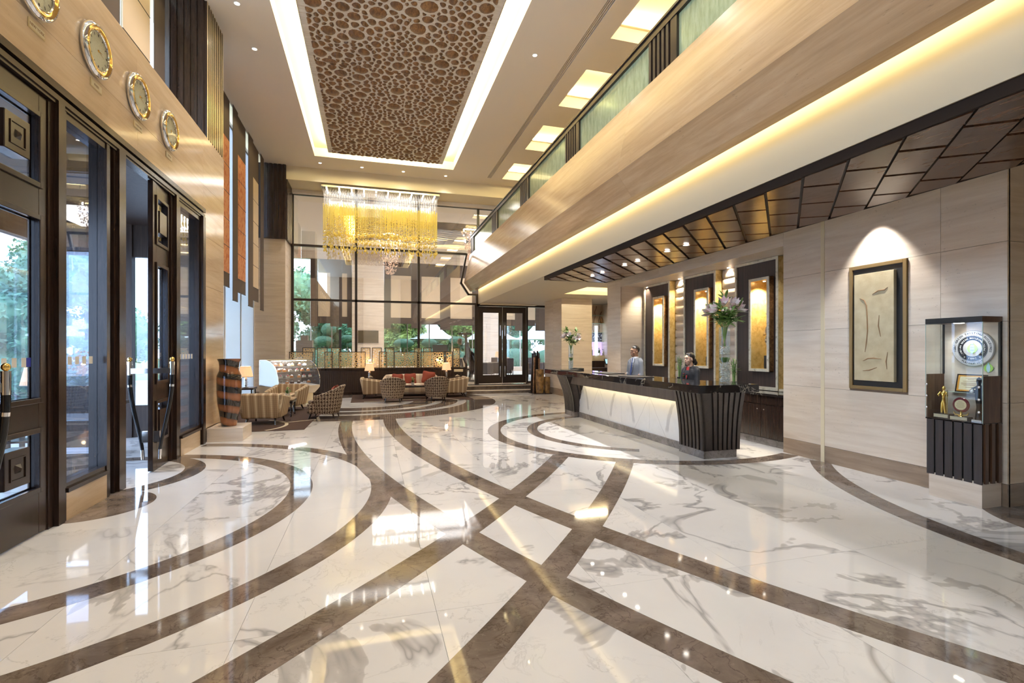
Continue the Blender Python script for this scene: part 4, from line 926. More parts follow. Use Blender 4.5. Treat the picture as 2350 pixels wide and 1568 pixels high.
ob('front_beam', box(4.60,4.95,6.6,11.1,.84,1.05), MT['counter_wood'], ct)
n=N('lit_marble'); g_=n.n('NewGeometry'); sp=n.n('SeparateXYZ'); n.l(g_.outputs['Position'],sp.inputs[0])
per=n.math('ABSOLUTE',n.math('SUBTRACT',n.math('FRACT',n.math('DIVIDE',n.math('SUBTRACT',sp.outputs[1],7.0),2.09)),.5)); yy=n.math('MULTIPLY',per,2.09)
cb_=n.n('CombineXYZ'); n.l(yy,cb_.inputs[0]); n.l(sp.outputs[2],cb_.inputs[1]); v=cb_.outputs[0]
def dist_line(px,pz,qx,qz):
    L=math.hypot(qx-px,qz-pz); return None
z_=sp.outputs[2]; wob=n.math('MULTIPLY',n.math('SUBTRACT',n.noise(v,5,4),.5),.10)
l1=n.math('ABSOLUTE',n.math('SUBTRACT',n.math('ADD',yy,wob),n.math('ADD',.06,n.math('MULTIPLY',n.math('SUBTRACT',.72,z_),.78))))      # the inverted V
l2=n.math('ABSOLUTE',n.math('SUBTRACT',n.math('ADD',yy,wob),n.math('ADD',.56,n.math('MULTIPLY',n.math('POWER',n.math('MAXIMUM',n.math('SUBTRACT',z_,.22),.0),1.6),.55))))  # the broad outer smear
m1=n.ramp(l1,[(0,(1,1,1)),(.012,(0,0,0))]); m2=n.ramp(l2,[(.0,(1,1,1)),(.045,(.85,.85,.85)),(.055,(0,0,0))]); m2=n.math('MULTIPLY',m2,n.ramp(z_,[(.20,(0,0,0)),(.26,(1,1,1)),(.70,(1,1,1)),(.76,(0,0,0))]))
tint=n.noise(v,14,5,.7); col=n.mix(n.math('MULTIPLY',m2,.62),(.86,.86,.86),(.44,.44,.46)); col=n.mix(n.math('MULTIPLY',m1,.5),col,(.35,.35,.38)); col=n.mix(n.ramp(n.noise(v,3,5,.6),[(.45,(0,0,0)),(.75,(.25,.25,.25))]),col,(.6,.6,.63))
n.out(col,.12)
gq=.002
for a,b in ((6.96,8.045),(8.045,9.09),(9.09,10.135),(10.135,11.22)): ob('marble_panel', box(4.95,4.97,a+gq,b-gq,.12,.86), MT['lit_marble'], ct)
ob('kerb', box(4.92,4.98,6.96,11.22,0,.12), MT['grey_stone_kerb'], ct); ob('back_board', box(4.97,5.0,6.96,11.22,.12,1.05), MT['dark_wood_matt'], ct)
area('counter_strip',(4.80,9.1,.835),(.05,4.1),5,(1,.80,.42),(0,R(-30),0))
# inner lower desk
dk=thing('reception_desk','low dark work desk hidden behind the reception counter','desk',(0,0,0)); ob('worktop', box(5.02,5.24,7.0,11.2,.74,.78), MT['dark_wood_matt'], dk); ob('desk_panel', box(5.20,5.23,7.05,11.15,0,.74), MT['dark_wood_matt'], dk)
for l,p in (('flat black writing pad on the counter beside the smaller lily vase',[(4.36,10.60),(4.80,10.75),(4.80,11.15),(4.36,11.0)]),('flat black writing pad on the counter in front of the man',[(4.55,8.95),(5.0,9.05),(5.0,9.75),(4.55,9.65)]),('flat black writing pad on the counter between the man and the woman',[(4.42,7.65),(4.85,7.72),(4.85,8.35),(4.42,8.25)])):
    o=ob('writing_pad', M().prism(p,1.161,1.170), MT['black_matt'], None, bev=.002); tag(o,l,'desk pad','black pads on the counter')
o=ob('card_holder', M().prism([(4.83,11.0),(5.0,11.05),(5.0,11.55),(4.83,11.5)],1.161,1.20), MT['black_matt'],None,bev=.002); tag(o,'low black tray at the far end of the counter behind the small vase','tray')
# back counter in the niche
bc=thing('back_counter','dark low cabinet run with black stone top under the tall niche panels','cabinet',(0,0,0))
ob('carcass', box(6.55,7.0,6.46,11.80,.12,.86), MT['black_matt'], bc); ob('stone_top', box(6.50,7.02,6.44,11.80,.86,.90), MT['black_marble'], bc); ob('plinth', box(6.58,6.62,6.46,11.80,0,.12), MT['grey_stone_kerb'], bc)
for k in range(9):
    a=6.47+.59*k; d=ob('door', box(6.53,6.55,a,a+.58,.14,.70), MT['dark_wood'], bc); ob('lock', M().ell((6.528,a+.07 if k%2 else a+.51,.62),.008,.012,.012,8,6), MT['steel'], d); ob('drawer', box(6.53,6.55,a,a+.58,.71,.855), MT['dark_wood'], bc)
# niche panels
def npanel(y0,y1,label,k):
    t=thing('niche_panel',label,'wall panel',(0,0,0),0,'tall dark panels with lit boxes'); e=.05
    ob('frame', M().box(6.985,7.2,y0,y0+e,.91,3.33).box(6.985,7.2,y1-e,y1,.91,3.33).box(6.985,7.2,y0+e,y1-e,3.28,3.33).box(6.985,7.2,y0+e,y1-e,.91,.97), MT['silver_leaf'], t)
    ob('side_leaf', M().box(7.0,7.19,y0-.004,y0-.001,.92,3.33), MT['gold_leaf'], t)
    by0,by1=y0+.065+[0,.0,.0][k]+ (0.0), 0
    c_=(y0+y1)/2-.0; b0,b1=c_-.21-.04,c_+.25-.04
    b0,b1=[(7.26,7.75),(8.92,9.40),(10.58,11.06)][k]
    n_=int((y1-y0-2*e)/.055); s=(y1-y0-2*e)/n_
    brd=M().box(7.01,7.03,y0+e,b0,.97,3.28).box(7.01,7.03,b1,y1-e,.97,3.28).box(7.01,7.03,b0,b1,.97,1.27).box(7.01,7.03,b0,b1,2.95,3.28); ob('dark_board', brd, MT['panel_wood'], t)
    f=.05; ob('box_frame', M().box(6.90,6.915,b0,b0+f,1.25,2.98).box(6.90,6.915,b1-f,b1,1.25,2.98).box(6.90,6.915,b0+f,b1-f,1.25,1.25+f).box(6.90,6.915,b0+f,b1-f,2.98-f,2.98), MT['silver_leaf'], t); ob('box_side', M().box(6.915,7.02,b0,b0+.01,1.25,2.98).box(6.915,7.02,b1-.01,b1,1.25,2.98).box(6.915,7.02,b0,b1,2.97,2.98).box(6.915,7.02,b0,b1,1.25,1.26), MT['chip_wood'], t)
    ob('box_lining', M().box(7.30,7.31,b0,b1,1.25,2.98).box(6.915,7.30,b0+f-.012,b0+f,1.3,2.93).box(6.915,7.30,b1-f,b1-f+.012,1.3,2.93).box(6.915,7.30,b0+f,b1-f,2.93,2.94).box(6.915,7.30,b0+f,b1-f,1.285,1.30), MT['gold_leaf'], t)
    ob('box_lamp', M().lathe([(.0,-.004),(.022,-.004),(.022,0)],10,(7.08,(b0+b1)/2+.05,2.93)), MT['lamp_white'], t)
    spot('box_spot',(7.07,(b0+b1)/2+.03,2.91),130,120,.7,(1,.84,.55),(7.16,(b0+b1)/2,1.3))
    return (b0+b1)/2
bx=[npanel(7.14,8.22,'tall dark framed panel with a lit gold box, nearest to the wall artwork',0),npanel(8.80,9.90,'tall dark framed panel with a lit gold box, the middle of three',1),npanel(10.46,11.62,'tall dark framed panel with a lit gold box, farthest from the wall artwork',2)]
plain('padded_leather',(.66,.56,.46),.45)
for gi,(a,b) in enumerate(((8.24,8.78),(9.92,10.44))):
    t=thing('padded_wall_strip','column of padded cream leather blocks between two dark niche panels, %s'%['behind the big flower vase','behind the bamboo plant beside the woman'][gi],'wall panel',(0,0,0),0,'padded strips in the niche')
    ob('backing', box(7.19,7.349,a,b,.92,3.33), MT['gold_leaf'], t)
    for k in range(12): z=.95+k*.198; ob('padded_block', puff(7.13,7.19,a+.012,b-.012,z+.006,z+.192,.022,5), MT['padded_leather'], t, sm=60)
    ob('lamp_lens', M().lathe([(0,-.003),(.03,-.003),(.03,0)],12,(7.08,(a+b)/2,3.334)), MT['lamp_white'], t)
    spot('niche_spot',(7.08,(a+b)/2,3.31),80,110,.8,(1,.84,.56),(7.12,(a+b)/2,0))
spot('niche_spot',(6.95,11.45,3.31),40,100,.8,(1,.86,.66),(7.05,11.85,1.2)); spot('niche_spot',(6.75,6.75,3.31),16,100,.8,NEUT,(6.8,6.9,0))
sk=ob('niche_skirting', box(7.0,7.34,6.46,7.13,.905,.95), MT['silver_leaf']); tag(sk,'short silver leafed shelf strip at the open end of the back counter','shelf')
# busts in the lit boxes: draped figures on dark blocks
plain('bronze_grey',(.30,.27,.24),.35,.4); plain('bronze_gold',(.72,.52,.24),.3,.7)
def bust(y,label,kind):
    t=thing('sculpture',label,'sculpture',(7.13,y-.06,1.302),0,'draped figures in the lit boxes')
    ob('block', box(-.085,.085,-.085,.085,0,.24 if kind==0 else .2), MT['black_matt'], t, bev=.004); z=.24 if kind==0 else .2
    m_=M(); m_.lathe([(.05,z),(.075,z+.08),(.06,z+.22),(.085,z+.36),(.11,z+.46),(.10,z+.53),(.045,z+.585),(.032,z+.62),(.03,z+.66)],16,(0,0,0),.8,1.0)
    ob('draped_body', m_, MT['bronze_grey'], t, sm=60)
    for k in range(6):   # folds wound about the body
        zz=z+.20+.055*k; r=.085+.015*math.sin(k); ob('fold', M().tube([(r*.85*math.cos(a),r*1.08*math.sin(a),zz+.03*math.sin(a+k*.6)) for a in [2*PI*i/12 for i in range(13)]],.012,6), MT['bronze_grey' if kind!=0 or k%2 else 'plaster_cream'], t, sm=60)
    hd=M().ell((0,0,z+.72),.052,.048,.068,12,8).ell((-.045,0,z+.715),.016,.010,.014,6,4); ob('head', hd, MT['bronze_gold'], t, sm=60)
    if kind==0: ob('hat', M().lathe([(.10,z+.765),(.095,z+.775),(.055,z+.785),(.048,z+.83),(.02,z+.85),(0,z+.852)],14), MT['plaster_cream'], t, sm=50)
    else: ob('headdress', M().lathe([(.055,z+.74),(.06,z+.77),(.04,z+.80),(0,z+.82)],12), MT['bronze_grey'], t, sm=50)
    ob('arm', M().tube([(-.02,.09,z+.50),(-.06,.10,z+.38),(-.10,.03,z+.40)],[.026,.02,.016],7), MT['bronze_gold'], t, sm=60)
bust(bx[0],'draped figure with a pale brimmed hat in the lit gold box nearest the counter end',0); bust(bx[1],'slim draped figure in the middle lit gold box behind the woman',1); bust(bx[2],'draped figure with a small headdress in the farthest lit gold box',2)
# bamboo plants on the back counter
plain('bamboo_green',(.20,.34,.10),.45)
def bamboo(label,loc,h):
    t=thing('bamboo_plant',label,'plant',loc,0,'lucky bamboo plants on the back counter'); rs=random.Random(int(h*100))
    ob('pot', M().lathe([(.055,0),(.06,.02),(.045,.05),(.06,.10),(.055,.13),(.045,.125)],12), MT['black_lacquer'], t, sm=50)
    lv=M()
    for k in range(6):
        a=rs.uniform(0,6.28); x,y=.02*math.cos(a),.02*math.sin(a); hh=h*rs.uniform(.75,1); ob('stem', M().tube([(x,y,.1),(x*1.6,y*1.6,.1+hh*.5),(x*2.6,y*2.6,hh)],[.008,.007,.005],5), MT['bamboo_green'], t)
        for q in range(9): b=rs.uniform(0,6.28); z=hh*rs.uniform(.45,1.0); leafm(lv,(x*2.2,y*2.2,z),(math.cos(b),math.sin(b),rs.uniform(.1,.9)),rs.uniform(.07,.14),.009)
    ob('leaves', lv, MT['leaf_light'], t)
bamboo('small bamboo plant in a dark pot beside the lit stone niche side',(6.75,11.55,.901),.62); bamboo('bamboo plant on the back counter beside the woman',(6.78,9.75,.901),.66); bamboo('bamboo plant on the back counter behind the larger lily vase',(6.78,8.0,.901),.6)
# flower vases on the counter
n=N('leaf_mid'); n.out(n.ramp(n.noise(n.coord((1,1,1)),9,3),[(.35,(.12,.24,.06)),(.65,(.26,.42,.12))]),.5)
glass('vase_glass',(.94,.97,.97),1.45,0,.0); plain('pebble',(.82,.78,.72),.5); plain('pebble_dark',(.30,.26,.22),.5)
def flowers(label,loc,h,r,sc_,seed):
    t=thing('flower_vase',label,'vase',loc,0,'glass vases of lilies on the counter'); rs=random.Random(seed)
    ob('glass_cylinder', M().lathe([(r,0),(r,h),(r-.004,h),(r-.004,.02)],28,cap=False), MT['vase_glass'], t, sm=40); ob('glass_foot', M().lathe([(0,0.001),(r-.005,0.001),(r-.005,.018),(0,.018)],20), MT['vase_glass'], t)
    for nm,z0,z1,q in (('pebbles',.02,.36*h,170),('pebbles',.52*h,.66*h,80)):
        m_=M()
        for k in range(q): a=rs.uniform(0,6.28); rr=(r-.012)*math.sqrt(rs.uniform(.25,1)); m_.ell((rr*math.cos(a),rr*math.sin(a),rs.uniform(z0,z1)),*(.0105,.0105,.009),6,4)
        ob(nm, m_, MT['pebble'], t, sm=70, kind='stuff')
    m_=M()
    for k in range(26): a=rs.uniform(0,6.28); rr=(r-.02)*rs.random(); leafm(m_,(rr*math.cos(a),rr*math.sin(a),.37*h),(math.cos(a)*.3,math.sin(a)*.3,1),.1,.012)
    ob('leaf_layer', m_, MT['leaf_green'], t)
    stems=[]; H_=h
    for k in range(9):
        a=2*PI*k/9+rs.uniform(-.3,.3); sp_=rs.uniform(.10,.24)*sc_; top=(sp_*math.cos(a),sp_*math.sin(a),H_+rs.uniform(.10,.38)*sc_); stems.append(top)
        ob('stem', M().tube([(.01*math.cos(a+3),.01*math.sin(a+3),.66*h),((r-.01)*.6*math.cos(a),(r-.01)*.6*math.sin(a),H_),top],[.005,.005,.003],5), MT['bamboo_green'], t)
    lv=M()
    for top in stems:
        for q in range(17): b=rs.uniform(0,6.28); f=rs.uniform(.25,1.0); leafm(lv,(top[0]*f,top[1]*f,H_+(top[2]-H_)*f),(math.cos(b),math.sin(b),rs.uniform(-.1,.9)),rs.uniform(.11,.18)*sc_,.023*sc_,droop=.25)
    ob('leaves', lv, MT['leaf_mid'], t)
    for k in range(14): 
        a=rs.uniform(0,6.28); m_=M(); leafm(m_,(stems[k%9][0]*.9,stems[k%9][1]*.9,stems[k%9][2]-.03),(math.cos(a)*.5,math.sin(a)*.5,1),.16*sc_,.018*sc_); ob('bud_leaf', m_, MT['leaf_light'], t)
    for k in range(10):
        a=2*PI*k/10+.3; d=Vector((math.cos(a)*rs.uniform(.6,1),math.sin(a)*rs.uniform(.6,1),rs.uniform(.15,.9))).normalized(); p=Vector((0,0,H_+.10*sc_))+Vector((d.x*.15,d.y*.15,abs(d.z)*.20))*sc_; m_=M(); u=d.orthogonal().normalized(); w_=d.cross(u)
        for q in range(6): th=2*PI*q/6; pd=(d*1.0+(u*math.cos(th)+w_*math.sin(th))*.62); leafm(m_,p,pd,.125*sc_,.027*sc_,up=d,droop=.0)
        ob('lily', m_, MT['lily_petal'], t)
flowers('larger glass vase with pebbles and pink lilies beside the woman',(5.02,6.12,1.161),.82,.078,1.25,3)
flowers('smaller clear glass vase of lilies at the far end of the counter',(4.74,11.25,1.161),.60,.062,1.05,8)
# ---- framed relief on the wall
ar=thing('wall_art','tall framed cream relief panel with brown scratch marks hanging on the stone wall','artwork',(0,0,0)); e=.045
y0,y1,z0,z1=4.515,5.275,1.12,2.785
ob('gold_frame', M().box(6.375,6.405,y0,y0+e,z0,z1).box(6.375,6.405,y1-e,y1,z0,z1).box(6.375,6.405,y0+e,y1-e,z0,z0+e).box(6.375,6.405,y0+e,y1-e,z1-e,z1), plain('frame_bronze',(.34,.23,.10),.35,.5), ar, bev=.004)
ob('black_mount', box(6.395,6.41,y0+e,y1-e,z0+e,z1-e), MT['black_matt'], ar)
n=N('relief_cream'); a=n.noise(n.wcoord((1,1,1)),9,4); n.out(n.ramp(a,[(.3,(.58,.49,.31)),(.7,(.68,.60,.41))]),.7,bump=n.noise(n.wcoord((1,1,1)),60,4),bs=.3,bd=.004)
ob('relief_panel', box(6.345,6.395,4.645,5.175,1.24,2.665), MT['relief_cream'], ar, bev=.004)
plain('scratch_brown',(.36,.22,.12),.7)
S_=[[(5.09,2.34),(5.03,2.31),(5.0,2.24),(4.99,2.08),(4.985,1.9),(5.0,1.75),(5.02,1.62)],[(4.92,2.38),(4.84,2.42),(4.76,2.42),(4.72,2.45)],[(5.05,1.50),(4.98,1.535),(4.90,1.54),(4.80,1.53)],[(5.05,1.37),(4.96,1.38),(4.86,1.42)],[(4.83,2.10),(4.84,1.96),(4.81,1.82)],[(4.72,1.62),(4.74,1.50),(4.73,1.40)]]
for s_ in S_: ob('scratch', M().tube([(6.343,y,z) for y,z in s_],[.003]+[.008]*(len(s_)-2)+[.003],6), MT['scratch_brown'], ar, sm=60)
spot('art_spot',(6.12,4.87,3.50),70,78,.5,(1,.95,.88),(6.42,4.87,1.6))
# ---- award cabinet
cbn=thing('award_cabinet','freestanding narrow glass award cabinet with dark ribbed base on a stone block','cabinet',(0,0,0))
cx0,cx1,cy0,cy1=6.085,6.385,3.555,4.10
ob('stone_block', box(cx0+.01,cx1,cy0+.01,cy1-.03,0,.27), MT['travertine'], cbn); ob('base_box', box(cx0+.02,cx1,cy0+.02,cy1-.02,.27,.87), MT['black_matt'], cbn)
for k in range(6): a=cy0+(cy1-cy0)*k/6; ob('rib', M().hexa([(cx0,a+.004,.245+.002*k),(cx0+.03,a+.012,.25),(cx0+.03,a+.078,.25),(cx0,a+.078,.25)],[(cx0,a+.004,.88),(cx0+.03,a+.012,.88),(cx0+.03,a+.078,.88),(cx0,a+.078,.88)]), MT['rib_wood'], cbn)
for k in range(3): a=cx0+.03+.10*k; ob('rib', box(a,a+.05,cy0-.008,cy0+.02,.255,.88), MT['cabinet_wood'], cbn)
ob('floor_board', box(cx0,cx1,cy0,cy1,.87,.885), MT['dark_wood'], cbn)
ob('side_board', box(cx0+.015,cx1,cy0,cy0+.015,.885,1.375), MT['cabinet_wood'], cbn); ob('side_board', box(cx0+.015,cx1,cy1-.015,cy1,.885,1.375), MT['cabinet_wood'], cbn)
ob('back_board', box(cx1-.025,cx1-.015,cy0,cy1,.885,1.94), MT['travertine'], cbn); ob('back_post', M().box(cx1-.03,cx1,cy0,cy0+.02,1.375,1.95).box(cx1-.03,cx1,cy1-.02,cy1,1.375,1.95), MT['black_matt'], cbn)
ob('top_box', M().box(cx0,cx1,cy0,cy1,1.94,2.0), MT['cabinet_wood'], cbn); ob('top_fascia', box(cx0-.003,cx0,cy0,cy1,1.94,2.0), MT['black_matt'], cbn)
ob('glass_front', box(cx0,cx0+.006,cy0,cy1,.886,1.94), MT['glass'], cbn); ob('glass_side', box(cx0+.008,cx1-.03,cy0,cy0+.006,1.377,1.94), MT['glass'], cbn); ob('glass_side', box(cx0+.008,cx1-.03,cy1-.006,cy1,1.377,1.94), MT['glass'], cbn)
plain('glass_edge_green',(.55,.72,.64),.2); ob('glass_edge', M().box(cx0-.001,cx0+.005,cy0-.002,cy0+.002,.886,1.94).box(cx0-.001,cx0+.004,cy1-.002,cy1+.001,.886,1.94), MT['glass_edge_green'], cbn)
for y in (cy0+.03,cy1-.012):
    for z in (1.0,1.13,1.26): ob('glass_stud', M().ell((cx0-.004,y,z),.006,.013,.013,10,6), MT['chrome'], cbn, sm=60)
ob('lamp_lens', box(6.15,6.19,3.78,3.86,1.936,1.94), MT['lamp_white'], cbn)
spot('cabinet_spot',(6.17,3.82,1.93),4,130,.8,(1,.97,.92),(6.27,3.82,.9)); spot('cabinet_spot',(6.12,3.82,1.92),1.6,100,.8,(1,.97,.92),(6.38,3.82,1.6))
# medallion (faces -x)
md=thing('award_medallion','round silver award medallion with black ring and green leaf emblem','award',(6.345,3.79,1.665)); 
def facing(mb):   # local disc axis z -> world -x ; local x -> world -y
    mb.v=[(-z,-x,y) for x,y,z in mb.v]; return mb
ob('disc', facing(M().lathe([(0,-.0),(.195,.0),(.198,.006),(.190,.016),(0,.018)],56)), plain('medal_silver',(.55,.55,.57),.45,.2), md, sm=30)
ob('black_ring', facing(M().ring([(.135,.0175),(.135,.020),(.09,.020),(.09,.0175)],48)), MT['black_lacquer'], md)
ob('line_ring', facing(M().ring([(.142,.0175),(.142,.0195),(.139,.0195),(.139,.0175)],48)), MT['black_lacquer'], md)
def ring_text(parent, s, r, a0, a1, size, mat, flip=False, zz=.0205):
    k=len(s)
    for i,chx in enumerate(s):
        if chx==' ': continue
        a=R(a0+(a1-a0)*(i/(k-1) if k>1 else .5)); me=text_mesh(chx,size,.0008); th=(a-PI/2) if not flip else (a+PI/2)
        for vt in me.vertices:
            x,y,z=vt.co; X_=x*math.cos(th)-y*math.sin(th)+r*math.cos(a); Y_=x*math.sin(th)+y*math.cos(th)+r*math.sin(a); vt.co=(-(zz+z),-X_,Y_)
        ob('letter', me, MT[mat], parent)
ring_text(md,'IGBC GREEN EXISTING BUILDINGS',.166,192,-12,.030,'black_lacquer',False,.0188)
ring_text(md,'INDIAN GREEN BUILDING COUNCIL',.112,210,-30,.024,'white_paint')
ring_text(md,'IGBC',.112,254,286,.026,'white_paint',True); ring_text(md,'PLATINUM 2015',.166,236,304,.028,'black_lacquer',True,.0188)
ring_text(md,'*',.112,233,233,.04,'white_paint'); ring_text(md,'*',.112,307,307,.04,'white_paint')
plain('leaf_emblem',(.42,.78,.16),.4); plain('emblem_blue',(.45,.72,.90),.4)
LEAF=[(0,.072),(.018,.05),(.045,.02),(.05,-.01),(.036,-.036),(.012,-.052),(0,-.058),(-.012,-.052),(-.036,-.036),(-.05,-.01),(-.045,.02),(-.018,.05)]
ob('leaf_emblem', facing(M().prism(LEAF,.018,.0205)), MT['leaf_emblem'], md); ob('leaf_core', facing(M().prism([(x*.42,y*1.02) for x,y in LEAF],.0205,.0215)), MT['emblem_blue'], md)
for z in (-.02,.012,.042):
    for x in (-.008,.008): ob('window_dot', facing(M().box(x-.003,x+.003,z-.003,z+.003,.0215,.0222)), MT['black_lacquer'], md)
o=ob('leaf_tag', facing(M().prism([(x*.85,y*.85) for x,y in LEAF],0,.005)), MT['leaf_emblem']); o.location=(6.35,3.655,1.455); tag(o,'small green leaf emblem tag at the lower edge of the medallion','emblem'); ob('leaf_core', facing(M().prism([(x*.36,y*.9) for x,y in LEAF],.005,.006)), MT['emblem_blue'], o)
# certificate
ce=thing('framed_certificate','framed cream certificate leaning above the trophies in the cabinet','certificate',(6.34,3.80,1.18)); 
ob('shelf_bar', box(-.06,.03,-.19,.20,-.005,.0), MT['glass_edge_green'], ce)
def tilt(mb,a=.22): mb.v=[(x+z*a,y,z) for x,y,z in mb.v]; return mb
ob('frame', tilt(M().box(-.045,-.03,-.14,.14,.002,.20)), MT['dark_wood'], ce); ob('gold_liner', tilt(M().box(-.047,-.045,-.125,.125,.015,.187)), MT['brass'], ce); ob('paper', tilt(M().box(-.049,-.047,-.105,.105,.03,.172)), plain('paper',(.82,.74,.50),.6), ce)
ln=M(); 
for k,(w_,z) in enumerate(((.05,.155),(.03,.14),(.07,.12),(.09,.10),(.085,.088),(.06,.076),(.04,.055))): ln.box(-.0505,-.049,-w_,w_,z,z+.004)
ob('printed_line', tilt(ln), MT['scratch_brown'], ce)
# golden figure trophy
tr_=thing('figure_trophy','golden standing figure trophy on a dark block with pale plate','trophy',(6.17,3.97,.886)); ob('block', box(-.045,.045,-.08,.08,0,.055), MT['dark_wood'], tr_, bev=.003); ob('plate', box(-.047,-.045,-.07,.07,.01,.045), MT['pale_plate'], tr_)
g_=M(); g_.tube([(0,.018,.055),(0,.02,.10),(.0,.015,.165),(0,.0,.20)],[.011,.013,.017,.02],8).tube([(0,-.018,.055),(0,-.012,.11),(0,-.008,.165),(0,0,.20)],[.011,.013,.017,.02],8).tube([(0,0,.19),(0,0,.235),(0,0,.285),(0,0,.31)],[.021,.017,.028,.012],9).ell((0,0,.335),.018,.018,.024,10,7)
g_.tube([(0,.028,.29),(-.02,.045,.255),(-.045,.02,.25)],[.009,.007,.006],6).tube([(0,-.028,.29),(-.01,-.045,.25),(-.03,-.05,.245)],[.009,.007,.006],6)
ob('figure', g_, MT['gold'], tr_, sm=60); ob('staff', M().tube([(-.03,-.055,.05),(-.03,-.055,.32)],.004,6), MT['gold'], tr_)
# oval shield trophy
tr_=thing('shield_trophy','round maroon plaque trophy on a golden stem and pale block','trophy',(6.17,3.80,.886)); ob('block', box(-.04,.04,-.085,.085,0,.04), MT['dark_wood'], tr_); ob('plate', box(-.042,-.04,-.08,.08,.003,.037), MT['pale_plate'], tr_)
ob('stem', M().lathe([(.03,.04),(.012,.055),(.010,.085),(.02,.10)],12).tube([(0,-.07,.085),(0,-.06,.06),(0,0,.05),(0,.06,.06),(0,.07,.085)],.006,6), MT['gold'], tr_, sm=50)
ob('plaque', facing(M().lathe([(0,-.008),(.078,-.008),(.082,0),(.076,.008),(0,.008)],32)), plain('maroon',(.16,.02,.03),.2), tr_, (0,0,.165), sm=40); ob('face', facing(M().lathe([(0,.008),(.056,.008),(.056,.0105),(0,.0105)],28)), MT['paper'], tr_, (0,0,.165))
for k,w_ in enumerate((.02,.036,.034,.04,.03)): ob('printed_line', box(-.0115,-.0105,-w_,w_,.195-.014*k,.1985-.014*k), MT['scratch_brown'], tr_)
# black abstract trophy
tr_=thing('black_trophy','tall black curved trophy holding a glass ball beside the cabinet glass edge','trophy',(6.17,3.635,.886)); ob('base', box(-.04,.04,-.045,.045,0,.025), MT['steel'], tr_)
ob('body', M().lathe([(.035,.025),(.03,.08),(.022,.16),(.032,.24),(.038,.32),(.022,.38),(.018,.40),(.024,.43),(.02,.46),(0,.475)],16,(0,0,0),.8,1), MT['black_lacquer'], tr_, sm=50); ob('ball', M().ell((-.035,.04,.325),.026,.026,.026,12,8), MT['chrome'], tr_, sm=60); ob('arm', M().tube([(0,.02,.37),(-.02,.05,.35),(-.035,.045,.335)],[.012,.01,.008],6), MT['black_lacquer'], tr_, sm=60)
# ---- bar behind the column
bs=thing('bar_back','bar back wall with glass shelves, etched panel and dark counter seen past the stone column','bar',(0,0,0))
n=N('etched_panel'); v=n.wcoord((3,1,1)); ws_=n.n('TexWave'); ws_.inputs['Scale'].default_value=1.2; ws_.inputs['Distortion'].default_value=9; n.l(n.wcoord((1,1,1)),ws_.inputs[0]); n.out(n.ramp(ws_.outputs[0],[(0,(.12,.07,.06)),(.06,(.55,.43,.36)),(1,(.62,.50,.42))]),.5)
ob('back_wall', box(8.2,10.2,18.6,18.65,0,3.5), MT['travertine'], bs); ob('etched_panel', box(8.45,9.75,18.57,18.6,2.35,3.45), MT['etched_panel'], bs)
n=N('pierced_white'); n.out(n.ramp(n.noise(n.wcoord((1,1,1)),16,3,.6,1.5),[(.47,(.02,.02,.06)),(.53,(.75,.78,.95))],'CONSTANT'),.5); ob('pierced_band', box(8.45,9.75,18.55,18.6,1.98,2.34), MT['pierced_white'], bs)
n=N('lilac_glow'); n.out((.35,.28,.5),.5); n.b.inputs['Emission Color'].default_value=(.55,.42,1,1); n.b.inputs['Emission Strength'].default_value=.7; ob('lilac_back', box(8.45,9.75,18.58,18.6,1.42,1.97), MT['lilac_glow'], bs)
for z in (3.05,2.72,2.35,1.97): ob('glass_shelf', box(8.45,9.75,18.35,18.57,z,z+.012), MT['glass_edge_green'], bs)
ob('pale_ledge', box(8.2,10.2,18.3,18.6,1.20,1.42), MT['plaster_cream'], bs); ob('dark_counter', M().box(8.0,10.2,17.3,17.9,0,.95).box(8.2,10.2,18.3,18.6,0,1.2), MT['dark_wood_matt'], bs)
emis('tube_light',(.7,.85,1.0),2.2); o=ob('light_column', M().tube([(8.82,18.3,1.43),(8.82,18.3,2.62)],.06,14), MT['tube_light']); tag(o,'vertical glowing tube lamp on the bar back shelf','lamp')
bot=[('red','pebble_dark'),('cream','plaster_cream'),('dark','black_lacquer')]
for k in range(9):
    x=[8.52,8.6,8.68,9.0,9.17,9.24,9.31,9.38,9.46][k]; col_=['rust','clear','dark','dark','clear','brown','dark','clear','brown'][k]
    o=thing('bottle',['slim','short','tall'][k%3]+' '+col_+' bottle standing on the bar ledge, %s from the stone column'%['first','second','third','fourth','fifth','sixth','seventh','eighth','ninth'][k],'bottle',(x,18.42,1.421),0,'bottles on the bar ledge'); h=[.30,.24,.34][k%3]
    ob('body', M().lathe([(.033,0),(.035,.02),(.035,h*.6),(.014,h*.75),(.013,h)],10), {'rust':MT['red_fabric'],'clear':MT['steel'],'dark':MT['black_lacquer'],'brown':MT['chip_wood']}[col_], o, sm=50); ob('cap', M().lathe([(.016,h-.02),(.016,h+.01),(0,h+.01)],8), MT['black_matt'], o)
for k,x in enumerate((9.12,9.28)): o=ob('brown_jar', M().lathe([(.04,0),(.065,.08),(.055,.16),(.025,.22),(.02,.25),(0,.26)],12), MT['chip_wood'], None, (x,18.44,2.733), sm=50); tag(o,'brown rounded jar on the upper glass shelf, %s'%['nearer the column','nearer the stone pier'][k],'jar','brown jars on the bar shelf')
posy('low planter of green leaves on the bar ledge above the payment terminal',(9.0,18.38,1.421))
